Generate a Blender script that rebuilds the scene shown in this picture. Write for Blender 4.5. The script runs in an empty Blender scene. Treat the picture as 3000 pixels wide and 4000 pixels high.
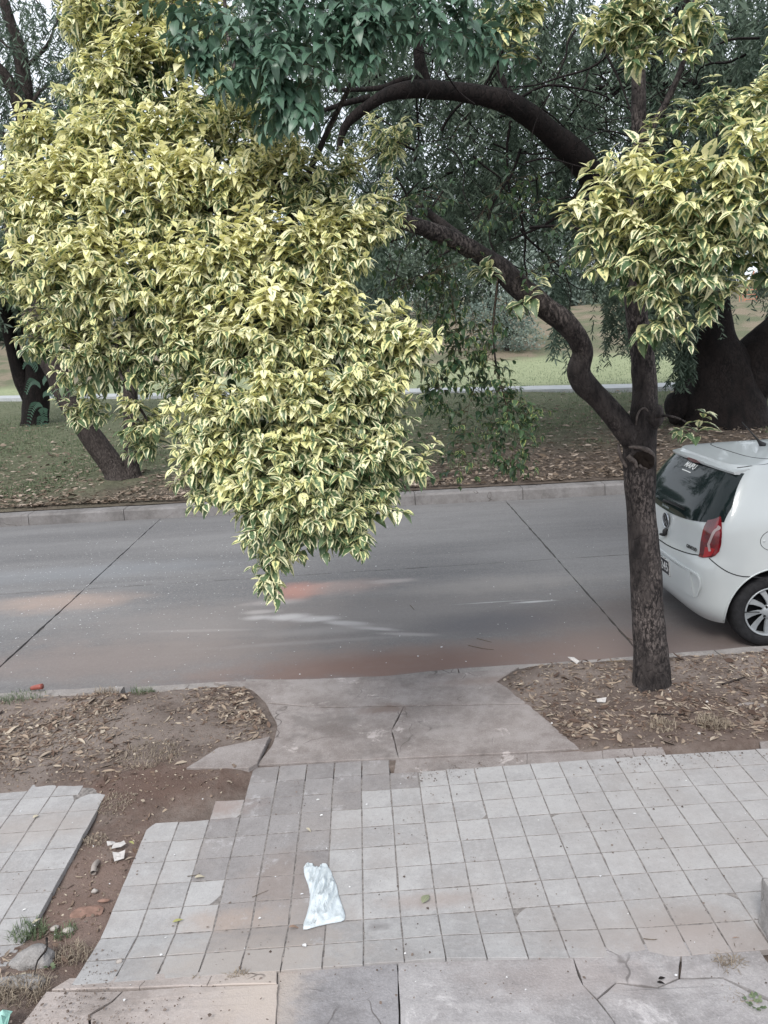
import bpy, bmesh, math, random
import numpy as np
from mathutils import Matrix, Vector
from mathutils.geometry import tessellate_polygon
rng = np.random.default_rng(7)
random.seed(7)
C = bpy.context.scene.collection
SC = bpy.context.scene

# ------------------------------------------------------------------ camera
H = 2.75                      # eye height above the pavement
PITCH, YAW, ROLL, FPX = math.radians(12.83), math.radians(1.03), math.radians(-3.32), 3050.0
def cam_axes(p, w, r):
    cp, sp, cw, sw = math.cos(p), math.sin(p), math.cos(w), math.sin(w)
    F = np.array([sw*cp, cw*cp, -sp]); R = np.array([cw, -sw, 0.]); U = np.cross(R, F)
    cr, sr = math.cos(r), math.sin(r)
    return cr*R+sr*U, -sr*R+cr*U, F
R_, U_, F_ = cam_axes(PITCH, YAW, ROLL)
cam_d = bpy.data.cameras.new('camera'); cam = bpy.data.objects.new('camera', cam_d); C.objects.link(cam)
M = Matrix.Identity(4)
for i in range(3):
    M[i][0], M[i][1], M[i][2] = R_[i], U_[i], -F_[i]
M[2][3] = H
cam.matrix_world = M
cam_d.sensor_fit = 'VERTICAL'; cam_d.sensor_height = 24; cam_d.sensor_width = 18
cam_d.lens = 24*FPX/4000; cam_d.clip_start = 0.05; cam_d.clip_end = 2000
SC.camera = cam

# ------------------------------------------------------------------ light
SUN_EL, SUN_AZ = math.radians(48), math.radians(202)     # azimuth clockwise from +Y
w = bpy.data.worlds.new('World'); SC.world = w; w.use_nodes = True
nt = w.node_tree; nt.nodes.clear()
sky = nt.nodes.new('ShaderNodeTexSky'); sky.sky_type = 'NISHITA'; sky.sun_disc = False
sky.sun_elevation = SUN_EL; sky.sun_rotation = SUN_AZ; sky.air_density = 0.8; sky.dust_density = 3.5; sky.ozone_density = 1.0
bg = nt.nodes.new('ShaderNodeBackground'); bg.inputs[1].default_value = 0.105
wo = nt.nodes.new('ShaderNodeOutputWorld'); tc = nt.nodes.new('ShaderNodeTexCoord'); cn = nt.nodes.new('ShaderNodeTexNoise'); cn.inputs['Scale'].default_value = 2.2; cn.inputs['Detail'].default_value = 6; nt.links.new(tc.outputs['Generated'], cn.inputs['Vector'])
cm = nt.nodes.new('ShaderNodeMapRange'); cm.inputs[1].default_value = .3; cm.inputs[2].default_value = .7; cm.inputs[3].default_value = .62; cm.inputs[4].default_value = .92; nt.links.new(cn.outputs['Fac'], cm.inputs[0])
cx = nt.nodes.new('ShaderNodeMix'); cx.data_type = 'RGBA'; cx.inputs[7].default_value = (9.2, 9.7, 10.3, 1); nt.links.new(cm.outputs[0], cx.inputs[0]); nt.links.new(sky.outputs[0], cx.inputs[6])   # bright thin overcast over the blue
nt.links.new(cx.outputs[2], bg.inputs[0]); nt.links.new(bg.outputs[0], wo.inputs[0])
sl = bpy.data.lights.new('sun', 'SUN'); sl.energy = 2.1; sl.angle = math.radians(20); sl.color = (1, .97, .92)
so = bpy.data.objects.new('sun', sl); C.objects.link(so)
sd = Vector((math.sin(SUN_AZ)*math.cos(SUN_EL), math.cos(SUN_AZ)*math.cos(SUN_EL), math.sin(SUN_EL)))
so.rotation_euler = sd.to_track_quat('Z', 'Y').to_euler(); so.location = (0, 0, 30)
SC.view_settings.view_transform = 'Standard'; SC.view_settings.look = 'None'; SC.view_settings.exposure = 0.55
SC.view_settings.gamma = 1; SC.view_settings.use_curve_mapping = False

# ------------------------------------------------------------------ helpers
def ray(x, y):
    return F_ + R_*((x*3000/1659)-1500)/FPX - U_*((y*4000/2212)-2000)/FPX
def G(x, y, z=0.):
    d = ray(x, y); return d*(z-H)/d[2]+np.array([0, 0, H])
def D(x, y, Y):
    d = ray(x, y); return d*Y/d[1]+np.array([0, 0, H])
PXM = FPX*1659/3000           # pixels (1659 wide) per metre at 1 m
def link(o): C.objects.link(o); return o
def tag(o, label=None, cat=None, group=None, kind=None):
    if label: o['label'] = label
    if cat: o['category'] = cat
    if group: o['group'] = group
    if kind: o['kind'] = kind
    return o
def setparent(o, p):
    o.parent = p
    o.matrix_parent_inverse = p.matrix_world.inverted() if False else (Matrix.Translation(p.location) @ p.rotation_euler.to_matrix().to_4x4()).inverted()
def empty(name, loc, label=None, cat=None, group=None, kind=None):
    o = bpy.data.objects.new(name, None); o.location = Vector(loc); o.empty_display_size = .2; link(o)
    return tag(o, label, cat, group, kind)
def mesh_obj(name, v, f, m, parent=None, smooth=False, **kw):
    me = bpy.data.meshes.new(name); me.from_pydata([tuple(p) for p in v], [], [tuple(q) for q in f]); me.update()
    if smooth: me.shade_smooth()
    for x in (m if isinstance(m, (list, tuple)) else [m]): me.materials.append(x)
    o = link(bpy.data.objects.new(name, me))
    if parent is not None: setparent(o, parent)
    return tag(o, **kw)
def np_mesh(name, v, tris, m, attr=None, smooth=True, quads=False):
    """fast mesh from arrays"""
    k = tris.shape[1]; n = len(tris)
    me = bpy.data.meshes.new(name)
    me.vertices.add(len(v)); me.vertices.foreach_set('co', np.ascontiguousarray(v, dtype=np.float32).ravel())
    me.loops.add(n*k); me.loops.foreach_set('vertex_index', np.ascontiguousarray(tris, dtype=np.int32).ravel())
    me.polygons.add(n); me.polygons.foreach_set('loop_start', np.arange(n, dtype=np.int32)*k)
    me.polygons.foreach_set('loop_total', np.full(n, k, dtype=np.int32))
    me.polygons.foreach_set('use_smooth', np.full(n, smooth))
    me.update(calc_edges=True)
    if attr is not None:
        a = me.attributes.new('leafc', 'FLOAT_COLOR', 'POINT'); a.data.foreach_set('color', np.ascontiguousarray(attr, dtype=np.float32).ravel())
    me.materials.append(m)
    return me
def join_parts(parts):
    vs, fs, off = [], [], 0
    for v, f in parts:
        vs += list(v); fs += [tuple(i+off for i in q) for q in f]; off += len(v)
    return vs, fs
def box(x0, y0, z0, x1, y1, z1):
    v = [(x0,y0,z0),(x1,y0,z0),(x1,y1,z0),(x0,y1,z0),(x0,y0,z1),(x1,y0,z1),(x1,y1,z1),(x0,y1,z1)]
    return v, [(0,3,2,1),(4,5,6,7),(0,1,5,4),(1,2,6,5),(2,3,7,6),(3,0,4,7)]
# smooth value noise for geometry
_tab = rng.random((64, 64, 64))
def vnoise(p, s=1.0):
    p = np.asarray(p, float)*s; i = np.floor(p).astype(int); f = p-i; f = f*f*(3-2*f); i &= 63; j = (i+1) & 63
    def t(a, b, c): return _tab[a, b, c]
    x0, y0, z0 = i[..., 0], i[..., 1], i[..., 2]; x1, y1, z1 = j[..., 0], j[..., 1], j[..., 2]
    fx, fy, fz = f[..., 0], f[..., 1], f[..., 2]
    a = t(x0,y0,z0)*(1-fx)+t(x1,y0,z0)*fx; b = t(x0,y1,z0)*(1-fx)+t(x1,y1,z0)*fx
    c = t(x0,y0,z1)*(1-fx)+t(x1,y0,z1)*fx; d = t(x0,y1,z1)*(1-fx)+t(x1,y1,z1)*fx
    return ((a*(1-fy)+b*fy)*(1-fz)+(c*(1-fy)+d*fy)*fz)*2-1
def catmull(P, n):
    P = np.asarray(P, float); Q = np.vstack([2*P[0]-P[1], P, 2*P[-1]-P[-2]]); out = []
    for k in range(len(P)-1):
        a, b, c, d = Q[k:k+4]
        for t in np.linspace(0, 1, n, endpoint=False):
            out.append(.5*((2*b)+(-a+c)*t+(2*a-5*b+4*c-d)*t*t+(-a+3*b-3*c+d)*t**3))
    out.append(P[-1]); return np.array(out)
def tube(pts, rad, sides=12, n=6, rough=0., rs=8., cap=True, flat=1.):
    """bent tapering tube through pts; rough = relative radius noise"""
    P = catmull(np.hstack([np.asarray(pts, float), np.asarray(rad, float)[:, None]]), n); r = P[:, 3]; P = P[:, :3]
    T = np.gradient(P, axis=0); T /= np.linalg.norm(T, axis=1)[:, None]+1e-9
    up = np.array([0, -1., 0]) if abs(T[0][1]) < .9 else np.array([1., 0, 0]); v = []
    x = np.cross(T[0], up); x /= np.linalg.norm(x)
    a = np.linspace(0, 2*np.pi, sides, endpoint=False)
    for k in range(len(P)):
        x = x-T[k]*(x@T[k]); x /= np.linalg.norm(x); y = np.cross(T[k], x)
        ring = np.cos(a)[:, None]*x+np.sin(a)[:, None]*y
        rr = np.full(sides, r[k])
        if rough:
            q = P[k]+ring*r[k]
            rr = rr*(1+rough*vnoise(q*np.array([1, 1, .35]), rs)+rough*.5*vnoise(q*np.array([1, 1, .5])+7, rs*2.7))
        v.append(P[k]+ring*rr[:, None])
    v = np.vstack(v); f = []
    for k in range(len(P)-1):
        for s in range(sides):
            s2 = (s+1) % sides; f.append((k*sides+s, k*sides+s2, (k+1)*sides+s2, (k+1)*sides+s))
    if cap:
        f.append(tuple(range(sides))[::-1]); f.append(tuple((len(P)-1)*sides+s for s in range(sides)))
    return [tuple(p) for p in v], f
def limb(path, Yscale=None, **kw):
    """path of (x, y, Y, width px): real points at depth Y"""
    pts, rad = [], []
    for x, y, Y, wpx in path:
        p = D(x, y, Y); pts.append(p); rad.append(wpx/2/PXM*float((p-np.array([0,0,H]))@F_))
    return tube(pts, rad, **kw)

# ------------------------------------------------------------------ materials
class NB:
    def __init__(s, name, rough=.8, spec=.3):
        s.m = bpy.data.materials.new(name); s.m.use_nodes = True; s.t = s.m.node_tree; s.n = s.t.nodes
        s.b = s.n['Principled BSDF']; s.b.inputs['Roughness'].default_value = rough; s.b.inputs['Specular IOR Level'].default_value = spec
        s.geo = None
    def new(s, t, **kw):
        n = s.n.new(t)
        for k, v in kw.items(): setattr(n, k, v)
        return n
    def L(s, a, b): s.t.links.new(a, b)
    def pos(s):
        if not s.geo: s.geo = s.new('ShaderNodeNewGeometry')
        return s.geo.outputs['Position']
    def obj(s): return s.new('ShaderNodeTexCoord').outputs['Object']
    def noise(s, scale, detail=4, rough=.6, vec=None, stretch=None, dist=0.):
        n = s.new('ShaderNodeTexNoise'); n.inputs['Scale'].default_value = scale; n.inputs['Detail'].default_value = detail
        n.inputs['Roughness'].default_value = rough; n.inputs['Distortion'].default_value = dist
        v = vec or s.pos()
        if stretch:
            mp = s.new('ShaderNodeMapping'); mp.inputs['Scale'].default_value = stretch; s.L(v, mp.inputs['Vector']); v = mp.outputs[0]
        s.L(v, n.inputs['Vector']); return n.outputs['Fac']
    def voro(s, scale, vec=None, feature='F1', out='Distance'):
        n = s.new('ShaderNodeTexVoronoi'); n.inputs['Scale'].default_value = scale; n.feature = feature; s.L(vec or s.pos(), n.inputs['Vector']); return n.outputs[out]
    def ramp(s, fac, a, b, va=0., vb=1.):
        n = s.new('ShaderNodeMapRange'); n.interpolation_type = 'SMOOTHSTEP'
        for i, x in zip((1, 2, 3, 4), (a, b, va, vb)): n.inputs[i].default_value = x
        s.L(fac, n.inputs[0]); return n.outputs[0]
    def math(s, op, a, b=None):
        n = s.new('ShaderNodeMath', operation=op)
        for i, x in enumerate((a, b)):
            if x is None: continue
            if isinstance(x, (int, float)): n.inputs[i].default_value = x
            else: s.L(x, n.inputs[i])
        return n.outputs[0]
    def mix(s, fac, a, b, mode='MIX'):
        n = s.new('ShaderNodeMix'); n.data_type = 'RGBA'; n.blend_type = mode
        for i, x in ((0, fac), (6, a), (7, b)):
            if isinstance(x, (int, float)): n.inputs[i].default_value = x
            elif isinstance(x, (tuple, list)): n.inputs[i].default_value = (*x[:3], 1)
            else: s.L(x, n.inputs[i])
        return n.outputs[2]
    def blob(s, c, rx, ry, ns=3., namp=.6, ang=0., st=None):
        """soft patch round a point on the ground, ragged by noise"""
        mp = s.new('ShaderNodeMapping', vector_type='TEXTURE'); mp.inputs['Location'].default_value = (c[0], c[1], 0)
        mp.inputs['Rotation'].default_value = (0, 0, ang); mp.inputs['Scale'].default_value = (rx, ry, 1e6)
        s.L(s.pos(), mp.inputs['Vector']); l = s.new('ShaderNodeVectorMath', operation='LENGTH'); s.L(mp.outputs[0], l.inputs[0])
        nz = s.math('ADD', s.math('MULTIPLY', s.noise(ns, 7, .7), .6), s.math('MULTIPLY', s.noise(ns*2.2, 7, .8, stretch=st), .4))
        return s.ramp(s.math('ADD', l.outputs['Value'], s.math('MULTIPLY', s.math('SUBTRACT', nz, .5), namp*4)), .2, 1.15, 1., 0.)
    def color(s, c): s.L(c, s.b.inputs['Base Color']) if not isinstance(c, tuple) else setattr(s.b.inputs['Base Color'], 'default_value', (*c, 1)); return s
    def bump(s, h, strength=.3, dist=.01):
        n = s.new('ShaderNodeBump'); n.inputs['Strength'].default_value = strength; n.inputs['Distance'].default_value = dist
        s.L(h, n.inputs['Height']); s.L(n.outputs[0], s.b.inputs['Normal']); return s
    def attr(s, name='leafc'): return s.new('ShaderNodeAttribute', attribute_name=name)
    def sep(s, c):
        n = s.new('ShaderNodeSeparateColor'); s.L(c, n.inputs[0]); return n.outputs

def simple(name, c, rough=.7, spec=.3, var=.25, scale=20, bump=.2, bd=.003, metal=0., obj=False):
    b = NB(name, rough, spec); v = b.obj() if obj else None
    n = b.noise(scale, 5, vec=v); d = tuple(x*(1-var) for x in c); e = tuple(min(1, x*(1+var)) for x in c)
    b.color(b.mix(b.ramp(n, .3, .7), d, e)); b.b.inputs['Metallic'].default_value = metal
    if bump: b.bump(n, bump, bd)
    return b.m

def leaf_material(name, green1, green2, cream1, cream2, bias):
    b = NB(name, .42, .45); a = b.attr(); u, v, rnd = b.sep(a.outputs['Color'])[:3]; typ = a.outputs['Alpha']
    n = b.noise(55, 3, .6); n2 = b.noise(14, 2)
    # margin cream, green heart; per-leaf threshold
    e = b.math('ADD', b.math('MULTIPLY', v, .9), b.math('MULTIPLY', b.math('SUBTRACT', n, .5), 1.5))
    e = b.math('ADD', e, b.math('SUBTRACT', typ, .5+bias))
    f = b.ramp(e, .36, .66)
    g = b.mix(rnd, green1, green2); c = b.mix(b.ramp(b.math('ADD', rnd, b.math('MULTIPLY', n2, .3)), .3, 1.0), cream1, cream2)
    vein = b.ramp(v, 0., .07, 1., 0.)
    g = b.mix(b.math('MULTIPLY', vein, .5), g, tuple(min(1, x*2.2) for x in green2))
    col = b.mix(f, g, c); b.color(col)
    tr = b.new('ShaderNodeBsdfTranslucent'); b.L(col, tr.inputs[0]); mx = b.new('ShaderNodeMixShader'); mx.inputs[0].default_value = .28
    out = b.n['Material Output']; b.L(b.b.outputs[0], mx.inputs[1]); b.L(tr.outputs[0], mx.inputs[2]); b.L(mx.outputs[0], out.inputs[0])
    return b.m
M_var = leaf_material('variegated_leaf', (.075,.135,.06), (.15,.215,.11), (.92,.89,.60), (.80,.78,.39), -.22)
M_small = leaf_material('small_variegated_leaf', (.030,.070,.035), (.07,.125,.055), (.42,.45,.19), (.33,.38,.13), .20)  # dimmed copy of the variegated leaf, silhouette shade in its colour
def plain_leaf(name, g1, g2, tr_=.2, rough=.4):
    b = NB(name, rough, .5); a = b.attr(); u, v, rnd = b.sep(a.outputs['Color'])[:3]
    col = b.mix(rnd, g1, g2); col = b.mix(b.math('MULTIPLY', b.ramp(v, 0., .07, 1., 0.), .4), col, tuple(min(1, x*2.2) for x in g2)); b.color(col)
    tr = b.new('ShaderNodeBsdfTranslucent'); b.L(col, tr.inputs[0]); mx = b.new('ShaderNodeMixShader'); mx.inputs[0].default_value = tr_
    out = b.n['Material Output']; b.L(b.b.outputs[0], mx.inputs[1]); b.L(tr.outputs[0], mx.inputs[2]); b.L(mx.outputs[0], out.inputs[0])
    return b.m
M_green = plain_leaf('plain_green_leaf', (.048,.105,.066), (.12,.205,.145))
M_pepper = plain_leaf('pepper_leaf', (.040,.072,.050), (.135,.185,.130), .25, .6)
M_bgA = plain_leaf('park_foliage', (.075,.11,.085), (.17,.22,.165), .2, .7)  # green lightened and greyed in place of distance haze
M_bgB = plain_leaf('greyish_foliage', (.10,.14,.12), (.21,.26,.225), .2, .7)
M_fern = plain_leaf('feathery_leaf', (.014,.034,.026), (.032,.068,.046), .1, .6)

def bark(name, c1, c2, c3, s=1., strength=.9):
    b = NB(name, .85, .2); n = b.noise(14*s, 6, .65, stretch=(1, 1, .35)); n2 = b.noise(3.2*s, 4, .6, stretch=(1, 1, .5)); n3 = b.noise(55*s, 5, .7, stretch=(1, 1, .5))
    v = b.voro(26*s, vec=None)
    mp = b.new('ShaderNodeMapping'); mp.inputs['Scale'].default_value = (1, 1, .4); b.L(b.pos(), mp.inputs['Vector'])
    v = b.voro(30*s, vec=mp.outputs[0], feature='DISTANCE_TO_EDGE')
    c = b.mix(b.ramp(n, .35, .65), c1, c2); c = b.mix(b.math('MULTIPLY', b.ramp(n2, .36, .70), b.ramp(n3, .44, .60)), c, c3)
    c = b.mix(b.math('MULTIPLY', b.ramp(v, 0., .10, 1., 0.), b.ramp(n2, .35, .6, .05, .45)), c, tuple(x*.35 for x in c1)); c = b.mix(b.math('MULTIPLY', b.ramp(n3, .3, .42, 1., 0.), .6), c, tuple(x*.3 for x in c1)); b.color(c)
    h = b.math('ADD', b.math('MULTIPLY', n, 1.), b.math('ADD', b.math('MULTIPLY', n3, .5), b.math('MULTIPLY', b.ramp(v, 0., .1), .25)))
    b.bump(h, strength, .014/s); return b.m
M_bark = bark('street_tree_bark', (.014,.012,.0125), (.046,.039,.038), (.165,.14,.132))
M_barkd = bark('pepper_tree_bark', (.006,.005,.005), (.015,.011,.0105), (.026,.020,.019), .5)
M_barkp = bark('park_tree_bark', (.018,.014,.013), (.048,.039,.036), (.085,.072,.066), .6)
M_twig = simple('twig_bark', (.10,.075,.05), .8, .2, .3, 60, .1)
M_callus = simple('healed_bark', (.075,.062,.057), .7, .3, .5, 30, .5, .008)
M_hollow = simple('hollow_wood', (.016,.012,.010), .9, .1, .3, 20, .4, .01)
M_white = simple('gate', (.5,.5,.5))

def concrete(name, c1, c2, stains=(), white=0., bs=.35, fine=90.):
    b = NB(name, .88, .25); n = b.noise(2.3, 6, .62); n2 = b.noise(11, 6, .7); n3 = b.noise(fine, 4, .7); sp = b.voro(70)
    c = b.mix(b.ramp(b.math('ADD', b.math('MULTIPLY', n, .6), b.math('MULTIPLY', n2, .4)), .38, .62), c1, c2)
    c = b.mix(b.math('MULTIPLY', b.ramp(n3, .45, .75), .35), c, tuple(min(1, x*1.5) for x in c2))
    c = b.mix(b.math('MULTIPLY', b.ramp(n3, .28, .42, 1., 0.), .35), c, tuple(x*.5 for x in c1))
    if white: c = b.mix(b.math('MULTIPLY', b.ramp(b.noise(3.1, 7, .75, dist=.6), .58, .66), white), c, tuple(min(1, x*1.7) for x in c2))
    for (ctr, rx, ry, col, amt, *ang) in stains:
        c = b.mix(b.math('MULTIPLY', b.blob(ctr, rx, ry, 5., .5, ang[0] if ang else 0.), amt), c, col)
    if bs >= .4:
        wn = b.new('ShaderNodeTexNoise'); wn.inputs['Scale'].default_value = 3.; b.L(b.pos(), wn.inputs['Vector']); va = b.new('ShaderNodeVectorMath', operation='MULTIPLY_ADD'); b.L(wn.outputs['Color'], va.inputs[0]); va.inputs[1].default_value = (.5, .5, .5); b.L(b.pos(), va.inputs[2])
        ck = b.math('MULTIPLY', b.ramp(b.voro(1.6, vec=va.outputs[0], feature='DISTANCE_TO_EDGE'), .002, .010, 1., 0.), b.ramp(b.noise(1.9, 3), .5, .6)); c = b.mix(b.math('MULTIPLY', ck, .7), c, (.06,.05,.045))
        c = b.mix(b.math('MULTIPLY', b.ramp(b.noise(1.3, 7, .75), .5, .64), .55), c, tuple(x*.62 for x in c1)); c = b.mix(b.math('MULTIPLY', b.ramp(b.noise(45, 6, .8, dist=1.5), .62, .7), .6), c, tuple(min(1, x*1.6) for x in c2))
    b.color(c); b.bump(b.math('ADD', b.math('MULTIPLY', n2, 1.), n3), bs, .008); return b.m

SOIL = (.135,.098,.082)
# road: dust, soil and powder stains lie on the concrete
def road_material():
    b = NB('road_concrete', .85, .3)
    n = b.noise(.6, 5, .6, stretch=(.35, 1, 1)); n2 = b.noise(6, 6, .7); n3 = b.noise(70, 5, .75); lane = b.noise(1.6, 4, .6, stretch=(.12, 1, 1))
    c = b.mix(b.ramp(b.math('ADD', b.math('MULTIPLY', n, .5), b.math('MULTIPLY', lane, .5)), .38, .62), (.124,.122,.126), (.176,.173,.176))
    c = b.mix(b.math('MULTIPLY', b.ramp(n2, .35, .7), .3), c, (.14,.137,.137))
    c = b.mix(b.math('MULTIPLY', b.ramp(b.noise(1.1, 7, .75, stretch=(.25, 1, 1), dist=.5), .52, .68), .4), c, (.105,.10,.103)); c = b.mix(b.math('MULTIPLY', b.ramp(b.noise(2.2, 6, .75, stretch=(.08, 1, 1)), .56, .7), .35), c, (.24,.235,.235)); c = b.mix(b.math('MULTIPLY', b.ramp(n3, .5, .74), .6), c, (.32,.32,.32)); c = b.mix(b.math('MULTIPLY', b.ramp(n3, .25, .45, 1., 0.), .6), c, (.06,.06,.065)); n4 = b.noise(24, 6, .85); c = b.mix(b.math('MULTIPLY', b.ramp(n4, .52, .66), .35), c, (.25,.245,.24)); c = b.mix(b.math('MULTIPLY', b.ramp(n4, .36, .46, 1., 0.), .35), c, (.085,.082,.085))
    def at(x, y): return G(x, y, -.12)
    g = [ (at(850,1432), 2.1, .5, (.165,.105,.088), .95), (at(300,1420), 2.6, .7, (.205,.165,.150), .6), (at(1330,1400), 1.8, .6, (.165,.118,.103), .85),
          (at(800,1330), 3.2, 1.3, (.205,.185,.175), .5), (at(1400,1360), 1.5, 1.2, (.145,.12,.113), .6),
          (at(640,1276), .40, .36, (.38,.17,.13), .75), (at(720,1270), .9, .3, (.36,.27,.24), .45), (at(150,1302), 1.0, .45, (.36,.27,.225), .5), (at(60,1300), .8, .3, (.34,.265,.225), .35),
          (at(590,1302), .40, .12, (.38,.35,.34), .5), (at(560,1334), .22, .10, (.50,.49,.49), .7), (at(620,1333), .28, .12, (.55,.54,.54), .8), (at(685,1337), .28, .10, (.52,.51,.51), .75), (at(745,1346), .28, .08, (.46,.45,.45), .7, -.3), (at(810,1358), .32, .06, (.42,.40,.40), .65, -.35), (at(880,1370), .4, .06, (.36,.34,.335), .55, -.25), (at(700,1362), .9, .16, (.28,.265,.26), .5), (at(1050,1265), 1.8, .35, (.25,.235,.225), .45), (at(200,1235), 2.4, .5, (.19,.20,.215), .5), (at(1050,1345), .9, .4, (.115,.112,.122), .6),
          (at(440,1362), .9, .05, (.27,.255,.25), .6, -.12), (at(700,1385), 1.3, .06, (.25,.235,.23), .5), (at(850,1255), .35, .1, (.36,.33,.32), .55), (at(1150,1300), .30, .035, (.50,.50,.50), .75), (at(1060,1301), .5, .02, (.42,.42,.42), .6), (at(560,1322), .25, .08, (.45,.43,.42), .6), (at(430,1345), 2.2, .8, (.215,.19,.18), .35) ]
    for (ctr, rx, ry, col, amt, *ang) in g:
        c = b.mix(b.math('MULTIPLY', b.blob(ctr, rx, ry, 2.6, .42, ang[0] if ang else 0., (.22, 1, 1)), amt), c, col)
    b.color(c); b.bump(b.math('ADD', n2, n3), .35, .006); return b.m
M_road = road_material()
M_joint = simple('joint_tar', (.09,.083,.08), .9, .1, .3, 30)
M_kerb = concrete('kerb_concrete', (.155,.145,.142), (.215,.205,.205), bs=.6)
M_kerbn = concrete('worn_kerb_concrete', (.20,.182,.175), (.275,.255,.245), bs=.6)

def tile_material(name, c1, c2, spots=.2, whitewash=0.):
    b = NB(name, .8, .3); oi = b.new('ShaderNodeObjectInfo'); n = b.noise(5, 6, .65); n2 = b.noise(26, 6, .7); n3 = b.noise(120, 3, .7)
    c = b.mix(b.ramp(b.math('ADD', b.math('MULTIPLY', b.math('SUBTRACT', oi.outputs['Random'], .5), .28), n), .3, .72), c1, c2)
    c = b.mix(b.math('MULTIPLY', b.ramp(n2, .42, .7), .35), c, tuple(min(1, x*1.22) for x in c2)); c = b.mix(b.math('MULTIPLY', b.ramp(b.noise(1.7, 6, .7), .45, .66), .45), c, (.27,.245,.235))
    c = b.mix(b.math('MULTIPLY', b.ramp(b.noise(38, 6, .8, dist=1.), .60, .68), .5), c, (.20,.18,.17))
    c = b.mix(b.math('MULTIPLY', b.ramp(n3, .3, .48, 1., 0.), spots+.15), c, tuple(x*.6 for x in c1)); n5 = b.noise(48, 6, .85); c = b.mix(b.math('MULTIPLY', b.ramp(n5, .36, .46, 1., 0.), .35), c, tuple(x*.65 for x in c1)); c = b.mix(b.math('MULTIPLY', b.ramp(n5, .55, .66), .35), c, tuple(min(1, x*1.3) for x in c2))
    # soil trodden over the tiles in places
    at = lambda x, y: G(x, y)
    dirt = [(at(540,2095), .6, .30, (.34,.30,.275), .7), (at(620,1990), .42, .22, (.265,.232,.215), .5), (at(600,1900), .25, .3, (.24,.19,.165), .4), (at(480,1990), .3, .1, (.33,.26,.22), .5),
            (at(1480,1990), .30, .15, (.225,.19,.172), .65), (at(1520,2040), .7, .2, (.28,.24,.225), .6), (at(1280,2010), .45, .2, (.27,.245,.235), .5),
            (at(60,1790), .55, .2, (.30,.265,.245), .45), (at(450,1745), .35, .15, (.22,.16,.14), .7), (at(1500,1800), 1.2, .8, (.30,.285,.28), .35), (at(820,2008), .08, .05, (.17,.16,.16), .7), (at(930,1945), .3, .07, (.27,.22,.20), .5)]
    for (ctr, rx, ry, col, amt) in dirt: c = b.mix(b.math('MULTIPLY', b.blob(ctr, rx, ry, 9., .5), amt), c, col)
    if whitewash: c = b.mix(b.math('MULTIPLY', b.ramp(b.noise(4.5, 7, .8), .55, .66), whitewash), c, (.42,.41,.42))
    b.color(c); b.bump(b.math('ADD', b.math('MULTIPLY', n2, 1.), n3), .3, .004); return b.m
M_tile = tile_material('paving_tile', (.268,.260,.262), (.345,.338,.340))
M_tiled = tile_material('rough_old_tile', (.185,.172,.172), (.245,.232,.233), .4, .45)
CRACK = True
M_slab = concrete('driveway_concrete', (.185,.160,.152), (.27,.245,.238), [(G(830,1535), .22, .1, (.14,.10,.085), .7), (G(1100,1470), .8, .1, (.2,.15,.13), .5)], .7, .55)
M_slabB = concrete('forecourt_concrete', (.235,.222,.225), (.34,.325,.33), [(G(540,2170), .42, .5, (.41,.355,.32), .85), (G(1250,2120), .6, .2, (.30,.26,.25), .5)], .5, .6)
M_slabD = concrete('dark_forecourt_concrete', (.19,.18,.185), (.27,.26,.27), [(G(580,2160), .25, .5, (.41,.355,.32), .8)], .3, .7)
M_slabT = concrete('trowelled_concrete', (.30,.255,.235), (.36,.32,.305), [(G(600,2160), .35, .5, (.41,.355,.32), .9)], .4, .4)

def soil_material(name, near=True):
    b = NB(name, .95, .1); n = b.noise(2.2, 6, .65); n2 = b.noise(17, 6, .75); n3 = b.noise(85, 4, .75); v = b.voro(55); 
    c = b.mix(b.ramp(n, .38, .62), (.10,.078,.068), (.185,.155,.14)); c = b.mix(b.math('MULTIPLY', b.ramp(n2, .4, .7), .5), c, (.23,.185,.165))
    c = b.mix(b.math('MULTIPLY', b.ramp(n3, .3, .45, 1., 0.), .5), c, (.055,.04,.034))
    c = b.mix(b.math('MULTIPLY', b.ramp(v, .05, .12, 1., 0.), .5), c, (.36,.32,.30))
    for (ctr, rx, ry, col, amt) in [(G(560,2120), .6, .5, (.40,.30,.25), .9), (G(190,1960), .5, .9, (.185,.128,.108), .7), (G(330,1700), .8, .35, (.115,.075,.062), .8), (G(90,1600), 1.1, .5, (.24,.205,.185), .6), (G(60,1520), 1.2, .3, (.22,.18,.16), .4), (G(1500,1560), 1.8, .5, (.095,.066,.056), .6)]:
        c = b.mix(b.math('MULTIPLY', b.blob(ctr, rx, ry, 4., .5), amt), c, col)
    b.color(c); b.bump(b.math('ADD', b.math('MULTIPLY', n2, 1.), n3), .8, .012); return b.m
M_soil = soil_material('bare_soil')

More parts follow.
